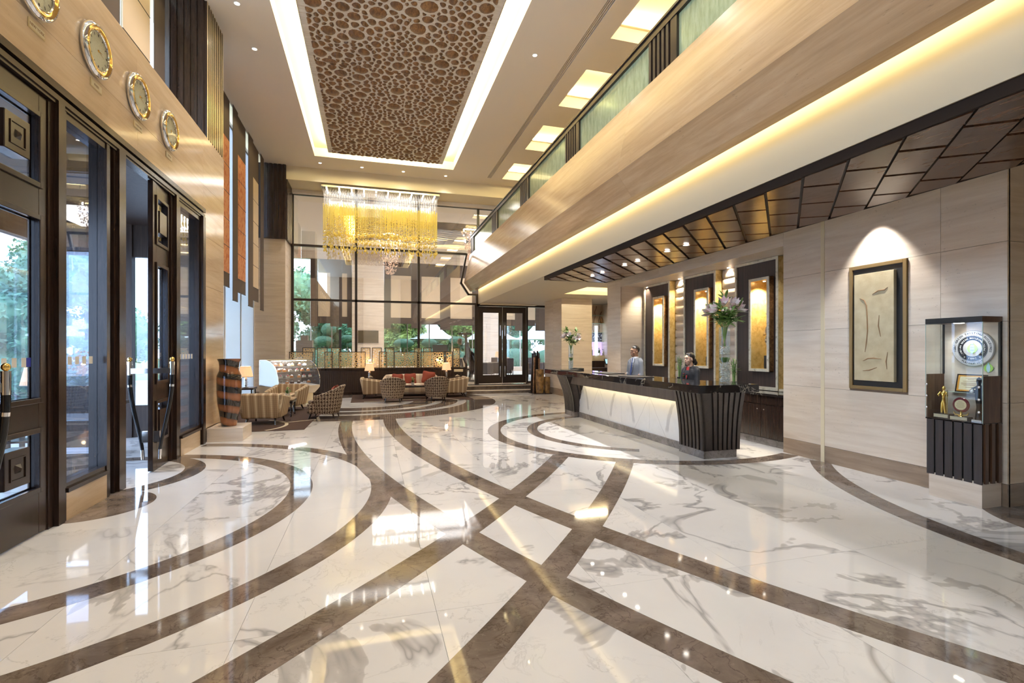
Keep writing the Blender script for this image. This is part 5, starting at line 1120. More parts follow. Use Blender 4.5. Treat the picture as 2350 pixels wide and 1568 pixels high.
pos=thing('payment_terminal','tilted touch screen terminal on a black stand on the dark bar counter','terminal',(8.72,17.0,.0)); ob('stand', M().box(-.06,.06,-.05,.05,.0,.95).tube([(0,0,.95),(0,.02,1.1)],.03,8), MT['black_matt'], pos); ob('housing', M().obox((0,-.02,1.20),(1,0,0),(0,.5,.86),(0,-.86,.5),.19,.12,.02), MT['black_matt'], pos, bev=.006); ob('screen', M().obox((0,-.042,1.21),(1,0,0),(0,.5,.86),(0,-.86,.5),.16,.095,.004), emis('screen_blue',(.35,.62,.80),.8), pos)
# ================================================================== PEOPLE
def skin(name, joints, mat, parent, voxel=.012, extra=None, fx=1):
    """joints: list of chains; each chain = list of (x,y,z,r). Tapered limbs fused by a voxel remesh into one surface"""
    mb=M()
    for chn in joints:
        for (a,b) in zip(chn[:-1],chn[1:]):
            p,q=Vector(a[:3]),Vector(b[:3]); rA,rB=a[3],b[3]; n_=4
            pts=[p+(q-p)*k/n_ for k in range(n_+1)]; mb.tube(pts,[rA+(rB-rA)*k/n_ for k in range(n_+1)],12)
        for a in chn: mb.ell(a[:3],a[3],a[3],a[3],12,8)
    for e in (extra or []): mb.ell(*e)
    if fx!=1: mb.v=[(p[0]*fx,p[1],p[2]) for p in mb.v]
    o=ob(name, mb, mat, parent); r=o.modifiers.new('r','REMESH'); r.mode='VOXEL'; r.voxel_size=voxel; r.use_smooth_shade=True
    s=o.modifiers.new('s','SMOOTH'); s.factor=.5; s.iterations=3
    dg=bpy.context.evaluated_depsgraph_get(); dg.update(); me=bpy.data.meshes.new_from_object(o.evaluated_get(dg)); o.modifiers.clear(); o.data=me; smooth(me,80)
    if not me.materials: me.materials.append(mat)
    return o
def slant(mb,z0,k): mb.v=[(x-max(0,z-z0)*k,y,z) for x,y,z in mb.v]; return mb
plain('skin_brown',(.36,.19,.115),.5,Specular_IOR_Level=.35); plain('skin_light',(.62,.39,.28),.5,Specular_IOR_Level=.35); plain('hair_black',(.012,.009,.009),.35)
n=N('suit_grey'); n.out((.17,.18,.205),.85,bump=n.noise(n.coord((1,1,1)),7,4),bs=.5,bd=.03); n=N('suit_black'); n.out((.013,.013,.017),.75,bump=n.noise(n.coord((1,1,1)),7,4),bs=.5,bd=.03)
plain('shirt_white',(.85,.85,.86),.7); plain('tie_blue',(.02,.045,.16),.6); plain('blouse_red',(.45,.03,.03),.6); plain('lip',(.35,.10,.08),.5); plain('eye_white',(.45,.43,.42),.4)
def head_parts(c, s, f):
    """ellipsoids of a head centred at c, facing +x before rotation; s = scale"""
    X_,Y_,Z_=c; E=lambda dx,dy,dz,a,b,h: ((X_+dx*s,Y_+dy*s,Z_+dz*s),a*s,b*s,h*s,14,10)
    return [E(-.008,0,.035,.093,.074,.092),E(.022,0,-.025,.068,.058,.085),E(.040,0,-.085,.036,.034,.026),E(.078,0,.038,.018,.045,.014),E(.094,0,-.012,.017,.014,.013),E(.084,0,.012,.012,.010,.026),
        E(.080,0,-.052,.014,.024,.009),E(.078,0,-.066,.014,.021,.009),E(.055,.040,-.022,.022,.018,.024),E(.055,-.040,-.022,.022,.018,.024),E(-.005,.077,-.005,.016,.008,.030),E(-.005,-.077,-.005,.016,.008,.030)]
def face_bits(parent, c, s):
    X_,Y_,Z_=c
    for sy in (-1,1):
        e=ob('eye', M().ell((X_+.080*s,Y_+sy*.031*s,Z_+.017*s),.007*s,.0125*s,.0055*s,10,6), MT['eye_white'], parent, sm=60); ob('iris', M().ell((X_+.0855*s,Y_+sy*.031*s,Z_+.016*s),.004*s,.0058*s,.0055*s,8,6), MT['hair_black'], e)
        ob('eyebrow', M().tube([(X_+.089*s,Y_+sy*.014*s,Z_+.038*s),(X_+.089*s,Y_+sy*.032*s,Z_+.043*s),(X_+.078*s,Y_+sy*.050*s,Z_+.038*s)],[.003*s,.0045*s,.002*s],6), MT['hair_black'], parent)
    ob('lips', M().ell((X_+.086*s,Y_,Z_-.053*s),.009*s,.022*s,.0045*s,10,6).ell((X_+.084*s,Y_,Z_-.062*s),.009*s,.018*s,.005*s,10,6), MT['lip'], parent, sm=60)
def hand(c, d, up, s=1.0, curl=.5):
    """palm plus five tapered bent fingers, as joint chains; c wrist, d forward, up = back of the hand"""
    d=Vector(d).normalized(); up=Vector(up).normalized(); sd=d.cross(up).normalized(); up=sd.cross(d); c=Vector(c); ch=[]
    P=lambda a,b,h:(c+d*a+sd*b+up*h)
    for k,(b,L) in enumerate(((-.030,.068),(-.010,.078),(.011,.072),(.030,.056))):
        p0=P(.02,b*.6,0); p1=P(.085*s,b*s,0); p2=P((.085+L*.42)*s,b*1.05*s,-curl*L*.25*s); p3=P((.085+L*.72)*s,b*1.06*s,-curl*L*.62*s); p4=P((.085+L*.85)*s,b*1.06*s,-curl*L*.98*s)
        ch.append([(*p0,.014*s),(*p1,.0115*s),(*p2,.0092*s),(*p3,.0082*s),(*p4,.007*s)])
    ch.append([(*P(.015,-.02,0),.015*s),(*P(.05*s,-.048*s,-.012*s),.0125*s),(*P(.082*s,-.060*s,-.026*s),.0105*s),(*P(.105*s,-.056*s,-.036*s),.0085*s)])
    ch.append([(*c,.022*s),(*P(.045,0,0),.023*s),(*P(.075,0,0),.019*s)])
    return ch
# man: faces -x (towards the counter), turned towards the doors; local +x is forward
man=thing('person','person in a grey suit and dark blue tie standing behind the counter','person',(5.42,9.35,0),R(184))
H_=1.70; sh=1.42; hc=(.02,0,1.605)
arms=[[( -.02,s*.14,sh,.055),(.0,s*.195,sh-.035,.056),(.02,s*.235,1.14,.046),(.20,s*.22,.99,.036),(.26,s*.19,.965,.030)] for s in (-1,1)]
skin('body',[[(0,0,1.40,.075),(0,0,1.50,.058),(.01,0,1.56,.056)],[(0,.09,.88,.10),(.0,.10,.50,.068),(-.01,.10,.10,.045),(.10,.11,.05,.042)],[(0,-.09,.88,.10),(.0,-.10,.50,.068),(-.01,-.10,.10,.045),(.10,-.11,.05,.042)],[(-.02,0,.95,.10),(-.02,0,1.15,.09),(-.02,0,1.36,.08)]]+[[a[-3],a[-2],a[-1]] for a in arms]+hand((.26,.19,.965),(.9,-.25,-.25),(0,0,1))+hand((.26,-.19,.965),(.9,.25,-.25),(0,0,1)),MT['skin_brown'],man,.007,head_parts(hc,1.0,1))
face_bits(man,hc,1.0)
skin('jacket',[[(-.01,-.135,sh-.01,.060),(-.01,0,sh+.0,.078),(-.01,.135,sh-.01,.060)],[(0,-.085,1.32,.118),(0,.085,1.32,.118)],[(0,-.065,1.12,.125),(0,.065,1.12,.125)],[(0,-.075,.90,.14),(0,.075,.90,.14)],[(0,-.085,1.32,.118),(0,-.065,1.12,.125),(0,-.075,.90,.14),(0,-.08,.80,.145)],[(0,.085,1.32,.118),(0,.065,1.12,.125),(0,.075,.90,.14),(0,.08,.80,.145)]]+[[(a[0][0],a[0][1],a[0][2],.064),(a[1][0],a[1][1],a[1][2],.062),(a[2][0],a[2][1],a[2][2],.056),(a[3][0],a[3][1],a[3][2],.045)] for a in arms],MT['suit_grey'],man,.010,None,.84)
skin('trousers',[[(0,s*.085,.85,.115),(0,s*.10,.50,.085),(-.01,s*.10,.09,.07)] for s in (-1,1)]+[[(0,-.06,.88,.12),(0,.06,.88,.12)]],MT['suit_grey'],man,.014)
for s in (-1,1): ob('shoe', M().ell((.07,s*.105,.042),.13,.05,.042,14,8), MT['black_lacquer'], man, sm=60)
ob('shirt_collar', M().ring([(.060,1.455),(.066,1.46),(.064,1.50),(.058,1.502)],18), MT['shirt_white'], man, sm=50)
ob('shirt_front', slant(M().prism([(-.05,1.465),(.05,1.465),(.0,1.16)],.07,.119,'x'),1.30,.30), MT['shirt_white'], man)
ob('tie', slant(M().prism([(-.018,1.468),(.018,1.468),(.012,1.445),(.026,1.16),(0,1.12),(-.026,1.16),(-.012,1.445)],.08,.125,'x'),1.30,.30), MT['tie_blue'], man)
for s in (-1,1): ob('lapel', slant(M().prism([(s*.052,1.47),(s*.085,1.40),(s*.068,1.36),(s*.078,1.34),(s*.008,1.10),(s*.0,1.12)][::s],.08,.122,'x'),1.30,.30), MT['suit_grey'], man)
hr=M(); hr.ell((hc[0]-.018,0,hc[2]+.052),.094,.083,.088,20,14); hr.v=[(x,y,max(z,hc[2]-.005 if x<hc[0]-.02 else hc[2]+.060)) if x<hc[0]+.02 else (min(x,hc[0]+.068),y,max(z,hc[2]+.072)) for x,y,z in hr.v]; ob('hair', hr, MT['hair_black'], man, sm=70)
# woman
wo=thing('person','person in a black jacket and red blouse with dark tied hair, looking down','person',(5.60,7.72,0),R(186))
hc=(.035,0,1.475); sh=1.30
arms=[[( -.02,s*.12,sh,.048),(.0,s*.165,sh-.03,.048),(.04,s*.20,1.05,.040),(.22,s*.17,.94,.030),(.28,s*.13,.93,.026)] for s in (-1,1)]
skin('body',[[(0,0,1.28,.065),(0,0,1.36,.047),(.02,0,1.42,.047)],[(0,.08,.82,.10),(.0,.09,.45,.062),(-.01,.09,.09,.038),(.09,.10,.05,.036)],[(0,-.08,.82,.10),(.0,-.09,.45,.062),(-.01,-.09,.09,.038),(.09,-.10,.05,.036)],[(-.02,0,.88,.09),(-.02,0,1.05,.07),(-.02,0,1.24,.07)]]+[[a[-3],a[-2],a[-1]] for a in arms]+hand((.28,.13,.93),(.9,-.3,-.2),(0,0,1),.88)+hand((.28,-.13,.93),(.9,.3,-.2),(0,0,1),.88),MT['skin_light'],wo,.007,head_parts(hc,.93,1))
face_bits(wo,hc,.93)
skin('jacket',[[(-.01,-.12,sh-.005,.054),(-.01,0,sh+.005,.066),(-.01,.12,sh-.005,.054)],[(0,-.06,1.21,.115),(0,.06,1.21,.115)],[(0,-.05,1.03,.10),(0,.05,1.03,.10)],[(0,-.06,1.21,.115),(0,-.045,1.03,.10),(0,-.07,.84,.13)],[(0,.06,1.21,.115),(0,.045,1.03,.10),(0,.07,.84,.13)]]+[[(a[0][0],a[0][1],a[0][2],.058),(a[1][0],a[1][1],a[1][2],.055),(a[2][0],a[2][1],a[2][2],.048),(a[3][0],a[3][1],a[3][2],.038)] for a in arms],MT['suit_black'],wo,.010,None,.84)
skin('trousers',[[(0,s*.08,.80,.11),(0,s*.09,.45,.08),(-.01,s*.09,.09,.065)] for s in (-1,1)]+[[(0,-.06,.84,.11),(0,.06,.84,.11)]],MT['suit_black'],wo,.014)
for s in (-1,1): ob('shoe', M().ell((.06,s*.095,.036),.115,.042,.036,14,8), MT['black_lacquer'], wo, sm=60)
ob('blouse', slant(M().prism([(-.04,1.34),(.04,1.34),(.0,1.12)],.04,.106,'x'),1.19,.30), MT['blouse_red'], wo)
for s in (-1,1): ob('lapel', slant(M().prism([(s*.042,1.345),(s*.072,1.28),(s*.058,1.25),(s*.0,1.06)][::s],.06,.110,'x'),1.19,.30), MT['suit_black'], wo)
ob('name_badge', M().box(.085,.112,-.085,-.045,1.155,1.185), MT['brass'], wo); ob('badge_pin', box(.085,.108,-.075,-.05,1.21,1.22), MT['blouse_red'], wo)
hr=M(); hr.ell((hc[0]-.020,0,hc[2]+.045),.092,.078,.086,20,14); hr.v=[(x,y,max(z,hc[2]-.04 if x<hc[0]-.01 else hc[2]+.045)) if x<hc[0]+.03 else (min(x,hc[0]+.062),y,max(z,hc[2]+.060)) for x,y,z in hr.v]
hr.ell((hc[0]+.0,0,hc[2]+.095),.055,.06,.03,14,8); hr.ell((hc[0]-.105,0,hc[2]-.03),.050,.055,.055,14,8); hr.ell((hc[0]-.135,.01,hc[2]-.065),.038,.042,.045,12,8); ob('hair', hr, MT['hair_black'], wo, sm=70)
# ================================================================== CLOCKS, BLINDS, RESTAURANT, GARDEN
def clock(label,y,txt,tl,hm):
    t=thing('wall_clock',label,'clock',(-2.828,y,4.83),0,'wall clocks over the entrance doors')
    f=lambda mb: (setattr(mb,'v',[(z,x,y_) for x,y_,z in mb.v]),mb)[1]
    ob('case', f(M().ring([(.262,0),(.275,.01),(.280,.03),(.272,.055),(.255,.066),(.245,.06)],48)), MT['chrome'], t, sm=50)
    ob('gold_ring', f(M().ring([(.250,.058),(.238,.070),(.212,.066),(.200,.052)],48)), MT['brass'], t, sm=50); ob('inner_ring', f(M().ring([(.202,.052),(.196,.060),(.188,.050)],48)), MT['chrome'], t, sm=50)
    ob('dial', f(M().lathe([(0,.044),(.195,.044),(.195,.04)],40)), MT['dial'], t)
    for k in range(12):
        a=2*PI*k/12; r0,r1=.150,.178; m_=M(); u=Vector((math.sin(a),math.cos(a))); v_=Vector((u.y,-u.x)); w_=.006 if k%3 else .011
        m_.add([(.0455,*(u*r0+v_*w_)),(.0455,*(u*r1+v_*w_)),(.0455,*(u*r1-v_*w_)),(.0455,*(u*r0-v_*w_))],[(0,1,2,3)]); ob('hour_mark', m_, MT['black_matt'], t)
    for nm,a,L,w_ in (('hour_hand',hm[0],.09,.009),('minute_hand',hm[1],.14,.006)):
        a=R(a); u=Vector((math.sin(a),math.cos(a))); v_=Vector((u.y,-u.x)); m_=M(); m_.add([(.048,*(u*-.02+v_*w_)),(.048,*(u*L)),(.048,*(u*-.02-v_*w_))],[(0,1,2)]); ob(nm, m_, MT['brass'], t)
    ob('hub', f(M().lathe([(.012,.045),(.012,.052),(0,.054)],12)), MT['brass'], t)
    g_=glass('clock_glass',(.97,.98,.96),1.5) if 'clock_glass' not in MT else MT['clock_glass']
    ob('cover_glass', f(M().lathe([(.196,.054),(.12,.060),(0,.062)],32,cap=False)), g_, t, sm=60)
    p=thing('name_plate',tl,'sign',(-2.829,y+.05,4.475),0,'small plates under the wall clocks'); ob('plate', box(0,.006,-.115,.115,-.042,.042), MT['brass_plate'], p, bev=.002); ob('plate_field', box(.006,.0075,-.102,.102,-.030,.030), MT['pale_plate'], p)
    me=text_mesh(txt,.038,.0006)
    for vt in me.vertices: x,y_,z=vt.co; vt.co=(.0082+z,x,y_)
    ob('lettering', me, MT['scratch_brown'], p)
plain('dial',(.74,.74,.60),.5); plain('brass_plate',(.62,.50,.30),.3,.6)
clock('round silver and gold wall clock nearest the camera, cut off at the top',5.28,'NEW YORK','small brass plate reading NEW YORK under the clock nearest the camera',(60,140))
clock('round silver and gold wall clock above the sidelight, nearest one fully visible',6.26,'PARIS','small brass plate under the clock nearest the camera that is fully visible',(85,105))
clock('round silver and gold wall clock above the open doorway',7.25,'LONDON','small brass plate under the clock above the open doorway',(75,110))
clock('round silver and gold wall clock farthest along the stone wall, near the timber fin',8.25,'TOKYO','small brass plate under the clock farthest along the stone wall',(160,200))
# blinds
n=N('orange_blind'); v=n.wcoord((1,1,1)); a=n.noise(n.wcoord((1,7,5)),1.6,2,.5); b=n.noise(v,30,2); n.out(n.ramp(a,[(.38,(.50,.17,.08)),(.52,(.66,.33,.17)),(.62,(.60,.28,.14))]),.85)
plain('brown_blind',(.085,.062,.050),.8); plain('tan_blind',(.62,.50,.36),.85)
def blind(label,y0,y1,zb,zt,mat,x=-3.40,wide=True,z1=3.55,z2=6.87,g='window blinds along the left windows'):
    t=thing('window_blind',label,'blind',(x,0,0),0,g)
    if not wide: ob('strip', box(-.012,.0,y0,y1,zb,zt), MT['brown_blind'], t); ob('bottom_bar', box(-.018,.006,y0,y1,zb-.015,zb), MT['black_matt'], t); return
    ob('lower_band', box(-.01,0,y0,y1,zb,z1), MT['brown_blind'], t); ob('upper_band', box(-.01,0,y0,y1,z2,zt), MT['brown_blind'], t)
    nz=max(1,int((z2-z1)/.62)); s=(z2-z1)/nz
    for k in range(nz): ob('fabric_fold', box(-.01,.002*(k%2),y0,y1,z1+s*k+.006,z1+s*(k+1)), MT[mat], t); ob('seam_rod', box(-.014,.006,y0,y1,z1+s*k-.006,z1+s*k+.006), MT['black_matt'], t)
    ob('bottom_bar', box(-.018,.006,y0,y1,zb-.015,zb), MT['black_matt'], t)
blind('orange patterned blind with dark bands, nearest the stone wall end',12.1,13.86,3.22,ZC-.05,'orange_blind'); blind('orange patterned blind with dark bands between two long brown strips',14.52,15.52,3.20,ZC-.05,'orange_blind'); blind('plain tan blind with dark bands next to the stone pier',16.27,17.18,3.16,ZC-.05,'tan_blind')
blind('long brown blind strip between the two orange blinds',14.02,14.50,2.92,ZC-.05,'',-3.36,False); blind('long brown blind strip between the orange and the tan blind',15.68,16.26,2.92,ZC-.05,'',-3.36,False); blind('long brown blind strip right beside the stone pier',17.30,17.78,2.93,ZC-.05,'',-3.36,False)
blind('tan blind with seams high above the clocks beside the timber fin',8.45,9.37,5.50,ZC-.05,'tan_blind',-3.46,True,5.6,7.8); blind('brown blind strip high above the clocks beside the timber fin',9.48,9.92,5.50,ZC-.05,'',-3.44,False); blind('brown framed blind strip at the top edge above the second clock',7.6,8.32,5.50,ZC-.05,'',-3.44,False)
# ---- restaurant shell
RB=31.0
rp=[(-4.6,-4.37),(-1.05,.79),(6.92,7.94),(11.2,12.2)]
wb=st('wall_restaurant', M().box(-4.6,12.2,RB,RB+.3,7.0,7.6).box(-4.6,12.2,RB,RB+.3,.2,.55), MT['travertine'])
for a,b in rp:
    for k in range(8): z=[.26,1.0,1.95,2.79,3.68,4.56,5.42,6.3,7.0]; ob('stone_panel', box(a,b,RB-.25,RB+.1,z[k]+.003,z[k+1]-.003), MT['travertine'], wb)
st('wall_restaurant_side', M().box(12.0,12.2,19.6,RB,.2,7.6).box(-4.6,-4.45,19.6,21,.2,7.6).box(-4.6,-4.45,21,RB,3.2,7.6), MT['travertine'])
rw_=st('window_4', M().box(-4.37,-1.05,RB+.1,RB+.16,.55,.62).box(.79,6.92,RB+.1,RB+.16,.55,.62), MT['white_paint'])
for x in (-3.36,-2.2,2.2,3.55,4.98,6.3,9.5): ob('mullion', box(x-.03,x+.03,RB+.1,RB+.16,.55,7.0), MT['steel'], rw_)
for a,b in ((-4.37,-3.39),(-3.33,-2.23),(-2.17,-1.05),(.79,2.17),(2.23,3.52),(3.58,4.95),(5.01,6.27),(6.33,6.92),(7.94,9.47),(9.53,11.2)): ob('pane', box(a,b,RB+.128,RB+.132,.62,7.0), MT['glass'], rw_)
ob('pane', box(-4.54,-4.53,21,RB,.3,3.2), MT['frosted_pane'], rw_)
rc=st('ceiling_restaurant', plate(M(),[-4.6,12.2],[19.62,RB+.3],[(-1.2,8.5,22.6,28.6)],7.5,7.7), MT['plaster']); ob('recess_top', box(-1.3,8.6,22.5,28.7,7.98,8.02), MT['plaster_cream'], rc); ob('recess_side', M().box(-1.25,-1.2,22.55,28.65,7.7,8.0).box(8.5,8.55,22.55,28.65,7.7,8.0).box(-1.25,8.55,22.55,22.6,7.7,8.0).box(-1.25,8.55,28.6,28.65,7.7,8.0), MT['plaster_cream'], rc)
m_=M()
for k in range(14):
    y0=23.1+5.0*k/14; n_=30; xs_=[-.7+8.7*i/n_ for i in range(n_+1)]; vs=[]
    for x in xs_: z=7.62+.05*math.sin(x*1.6+k*.5); vs += [(x,y0,z),(x,y0+.33,z)]
    m_.add(vs,[(2*i,2*i+1,2*i+3,2*i+2) for i in range(n_)])
ob('wave_panel', m_, MT['dark_wood'], rc, kind='stuff')
for X_ in (-.9,8.2): area('restaurant_cove',(X_,25.6,7.8),(.1,5.6),110,COVE,(0,R(180),0))
for Y_ in (22.85,28.35): area('restaurant_cove',(3.65,Y_,7.8),(9,.1),130,COVE,(R(180),0,0))
area('restaurant_fill',(3.6,25.6,7.4),(7,4),420,NEUT)  # added fill panel that brightens the restaurant, stands for no modelled fixture
# blinds on the far windows
G='window blinds of the restaurant beyond the glass screen'
FB=[(-3.36,-2.95,3.03,0),(-2.95,-2.28,3.22,1),(-2.28,-1.62,3.03,0),(-1.62,-1.33,3.20,1),(-1.33,-1.06,2.98,0),(.80,1.2,2.95,0),(1.2,2.42,3.25,1),(2.42,3.05,2.98,0),(3.05,4.2,3.22,1),(4.2,4.85,2.9,0),(4.85,6.25,3.19,1),(6.25,6.91,2.88,0),(7.95,8.32,2.92,0),(8.32,9.1,3.22,1),(9.1,9.9,2.9,0),(9.9,10.5,3.22,1),(10.5,11.19,2.9,0)]
nm_=['first','second','third','fourth','fifth','sixth','seventh','eighth','ninth','tenth','eleventh','twelfth','thirteenth','fourteenth','fifteenth','sixteenth','seventeenth']
for i,(a,b,z,w_) in enumerate(FB):
    t=thing('window_blind',['long plain brown','shorter tan centred'][w_]+' blind on the far restaurant windows, %s in the row'%nm_[i],'blind',(0,RB-.02-.03*(1-w_),0),0,G)
    if w_: ob('lower_band', box(a,b,0,.01,z,3.62), MT['brown_blind'], t); ob('fabric', box(a,b,0,.01,3.62,6.2), MT['tan_blind'], t); ob('upper_band', box(a,b,0,.01,6.2,7.0), MT['brown_blind'], t)
    else: ob('strip', box(a,b,0,.01,z,7.0), MT['brown_blind'], t)
# restaurant chandeliers
def crystal(label,loc,r,h,seed):
    t=thing('crystal_chandelier',label,'chandelier',loc,0,'crystal chandeliers in the restaurant'); rs=random.Random(seed); ob('canopy', M().lathe([(.25,0),(.25,-.05),(0,-.05)],18), MT['chrome'], t)
    m_=M()
    for k in range(420):
        f=rs.random(); rr=r*(1-f*.75)*math.sqrt(rs.random()); a=rs.uniform(0,6.28); m_.ell((rr*math.cos(a),rr*math.sin(a),-.1-h*f),.022,.022,.028,5,3)
    ob('crystal_drops', m_, MT['crystal_pink'], t, kind='stuff')
    for k in range(14): a=2*PI*k/14; ob('bulb', M().ell((r*.6*math.cos(a),r*.6*math.sin(a),-.12-.25*(k%3)),.03,.03,.03,8,5), MT['lamp_white'], t)
n=N('crystal_pink'); n.out((.80,.55,.42),.1,Specular_IOR_Level=1.0); n.b.inputs['Coat Weight'].default_value=.5
crystal('crystal chandelier seen through the glass screen behind the amber one',(.95,25.2,7.4),.85,1.9,1); crystal('crystal chandelier seen through the glass beside the balcony',(4.55,22.9,7.4),.55,1.5,2)
# television, partition screens, furniture
tv=thing('television','dark flat television mounted on the middle stone pier of the restaurant','television',(.05,RB-.32,0)); ob('screen', box(-.75,.42,0,.06,2.08,2.78), plain('tv_screen',(.10,.08,.05),.12), tv); ob('bezel', M().box(-.77,.44,.005,.065,2.06,2.08).box(-.77,.44,.005,.065,2.78,2.80), MT['black_matt'], tv)
def dchair(label,loc,rz,col,g='restaurant chairs'):
    t=thing('dining_chair',label,'chair',loc,rz,g); ob('seat', puff(-.24,.24,-.24,.24,.40,.49,.01,3), MT[col], t, sm=60); ob('backrest', M().hexa([(-.24,-.26,.46),(.24,-.26,.46),(.24,-.20,.46),(-.24,-.20,.46)],[(-.22,-.34,.98),(.22,-.34,.98),(.22,-.29,.98),(-.22,-.29,.98)]), MT[col], t, bev=.02)
    for x in (-.2,.2):
        for y in (-.21,.21): ob('leg', M().tube([(x,y,.41),(x*1.08,y*1.1,0)],[.022,.015],6), MT['leg_wood'], t)
    return t
def rtable(label,loc,w_,d,cloth='cloth_grey'):
    t=thing('dining_table',label,'table',loc,0,'restaurant tables'); ob('tabletop', box(-w_/2,w_/2,-d/2,d/2,.72,.75), MT['leg_wood'], t); ob('tablecloth', M().box(-w_/2-.01,w_/2+.01,-d/2-.01,d/2+.01,.20,.757), MT[cloth], t, bev=.02); return t
plain('cloth_grey',(.13,.105,.09),.8); plain('chair_brown',(.075,.05,.042),.6); plain('chair_orange',(.55,.28,.12),.7); F_=.259
rtable('grey clothed restaurant table carrying the orange lamp behind the glass doors',(6.35,24.3,F_),1.0,.9); rtable('grey clothed restaurant table behind the glass door leaf next to the sculpture',(5.2,23.6,F_),1.0,.9); rtable('dark restaurant table seen through the sidelight beside the log bundle',(7.8,22.9,F_),1.0,.9,'chair_brown')
for l,x,y,rz,c_ in (('brown dining chair in front of the table with the orange lamp',6.5,23.4,0,'chair_brown'),('brown dining chair behind the table with the orange lamp',6.4,25.2,180,'chair_brown'),('brown dining chair beside the clothed table at the door leaf',4.5,23.5,-90,'chair_brown'),('pale dining chair farther back near the garden windows',7.1,26.6,20,'cream_fabric'),('dark high dining chair seen through the sidelight, nearer one',7.35,22.0,10,'chair_brown'),('dark high dining chair seen through the sidelight, farther one',7.9,24.0,180,'chair_brown'),('orange backed dining chair beyond the end of the partition',4.05,25.5,180,'chair_orange'),('dark dining chair at the end of the partition below the orange one',3.75,23.2,30,'chair_brown'),('pale dining chair beyond the partition next to the door frame',4.7,25.6,-20,'cream_fabric')): dchair(l,(x,y,F_),R(rz),c_)
lamp('table lamp with orange shade glowing on the grey clothed restaurant table',(6.25,24.3,F_+.76),'restaurant lamps')
for k,(x,y,l) in enumerate(((6.6,24.15,'white napkin cone on the lamp table, nearer the lamp'),(6.72,24.4,'white napkin cone on the lamp table, farther from the lamp'),(5.1,23.5,'white napkin cone on the table at the door leaf'))): o=ob('napkin_cone', M().lathe([(.05,0),(.03,.10),(0,.16)],10), MT['white_paint'], None, (x,y,F_+.76)); tag(o,l,'napkin','restaurant napkins')
sc_=thing('wooden_sculpture','dark wooden figure leaning against a tall T shaped post behind the glass','sculpture',(4.05,21.4,F_)); ob('base', box(-.35,.65,-.25,.25,0,.06), MT['leg_wood'], sc_); ob('post', M().box(-.045,.045,-.045,.045,.06,2.15).box(-.33,.25,-.05,.05,2.05,2.13), MT['cabinet_wood'], sc_); ob('lantern', M().lathe([(.06,1.62),(.10,1.66),(.10,1.84),(.05,1.88)],8,(-.28,0,0)).tube([(-.28,0,1.88),(-.28,0,2.06)],.006,4), MT['chip_wood'], sc_)
skin('figure',[[(.08,0,1.45,.10),(.18,0,1.1,.16),(.30,0,.75,.18),(.25,.08,.35,.10),(.15,.1,.06,.07)],[(.30,0,.75,.17),(.55,-.05,.4,.12),(.68,-.05,.08,.07)],[(.12,.05,1.35,.07),(-.10,.05,1.0,.05),(.0,.04,.75,.04)],[(.14,-.05,1.32,.07),(.45,-.05,1.1,.06),(.62,0,.7,.05)]],MT['dark_wood'],sc_,.025,[((.05,0,1.62),.10,.09,.12,12,8)])
sg=thing('side_console','low dark console with a screen seen above the pierced screens','furniture',(3.05,22.5,F_)); ob('body', box(-.3,.3,-.2,.2,0,1.1), MT['dark_wood_matt'], sg); ob('display', box(-.34,.36,-.03,.03,1.15,1.62), MT['tv_screen'], sg); ob('stand', box(-.03,.03,-.02,.02,1.1,1.16), MT['black_matt'], sg)
gs=thing('stepped_cabinet','grey stepped cabinet at the bright side of the restaurant','furniture',(-3.15,26.5,F_)); ob('lower_block', box(-.38,.38,-.25,.25,0,1.85), plain('cabinet_grey',(.16,.15,.15),.6), gs); ob('upper_block', box(-.16,.16,-.2,.2,1.85,2.1), MT['cabinet_grey'], gs)
pl_=ob('dark_post', box(-1.62,-1.50,28.0,28.12,F_,2.75), MT['black_matt']); tag(pl_,'thin dark upright post in front of the garden windows','post')
# log bundle beside the door steps
lb=thing('log_bundle','bundle of tall dark bamboo logs and carved wooden drums beside the steps','decoration',(6.24,17.68,0)); rs=random.Random(2)
for k in range(11): a=rs.uniform(0,6.28); r=rs.uniform(0,.17); h=rs.uniform(1.3,1.72); ob('bamboo_log', M().tube([(r*math.cos(a)-.22,r*math.sin(a)+.1,0),(r*.8*math.cos(a)-.20,r*.8*math.sin(a)+.1,h)],[.042,.036],8), MT['chip_wood' if k%3==0 else 'dark_wood'], lb, sm=50)
n=N('drum_wood'); n.out(n.ramp(n.noise(n.wcoord((1,1,1)),7,5,.6),[(.35,(.07,.035,.012)),(.6,(.30,.17,.055))]),.35)
ob('carved_drum', M().lathe([(.13,0),(.14,.1),(.165,.5),(.15,.85),(.16,.90),(.13,.92),(.12,.88)],20,(-.14,-.22,0)), MT['drum_wood'], lb, sm=40); ob('carved_drum', M().lathe([(.09,0),(.11,.2),(.12,.45),(.11,.60),(.12,.64),(.09,.64)],18,(.14,-.25,0)), MT['drum_wood'], lb, sm=40)
ob('curved_branch', M().tube([(.0,.05,0),(.02,.05,.6),(.12,.05,1.0),(.10,.05,1.18)],[.03,.022,.016,.008],7), MT['dark_wood'], lb, sm=50); ob('base_tray', M().box(-.42,.30,-.38,.28,0,.03), MT['dark_wood'], lb)
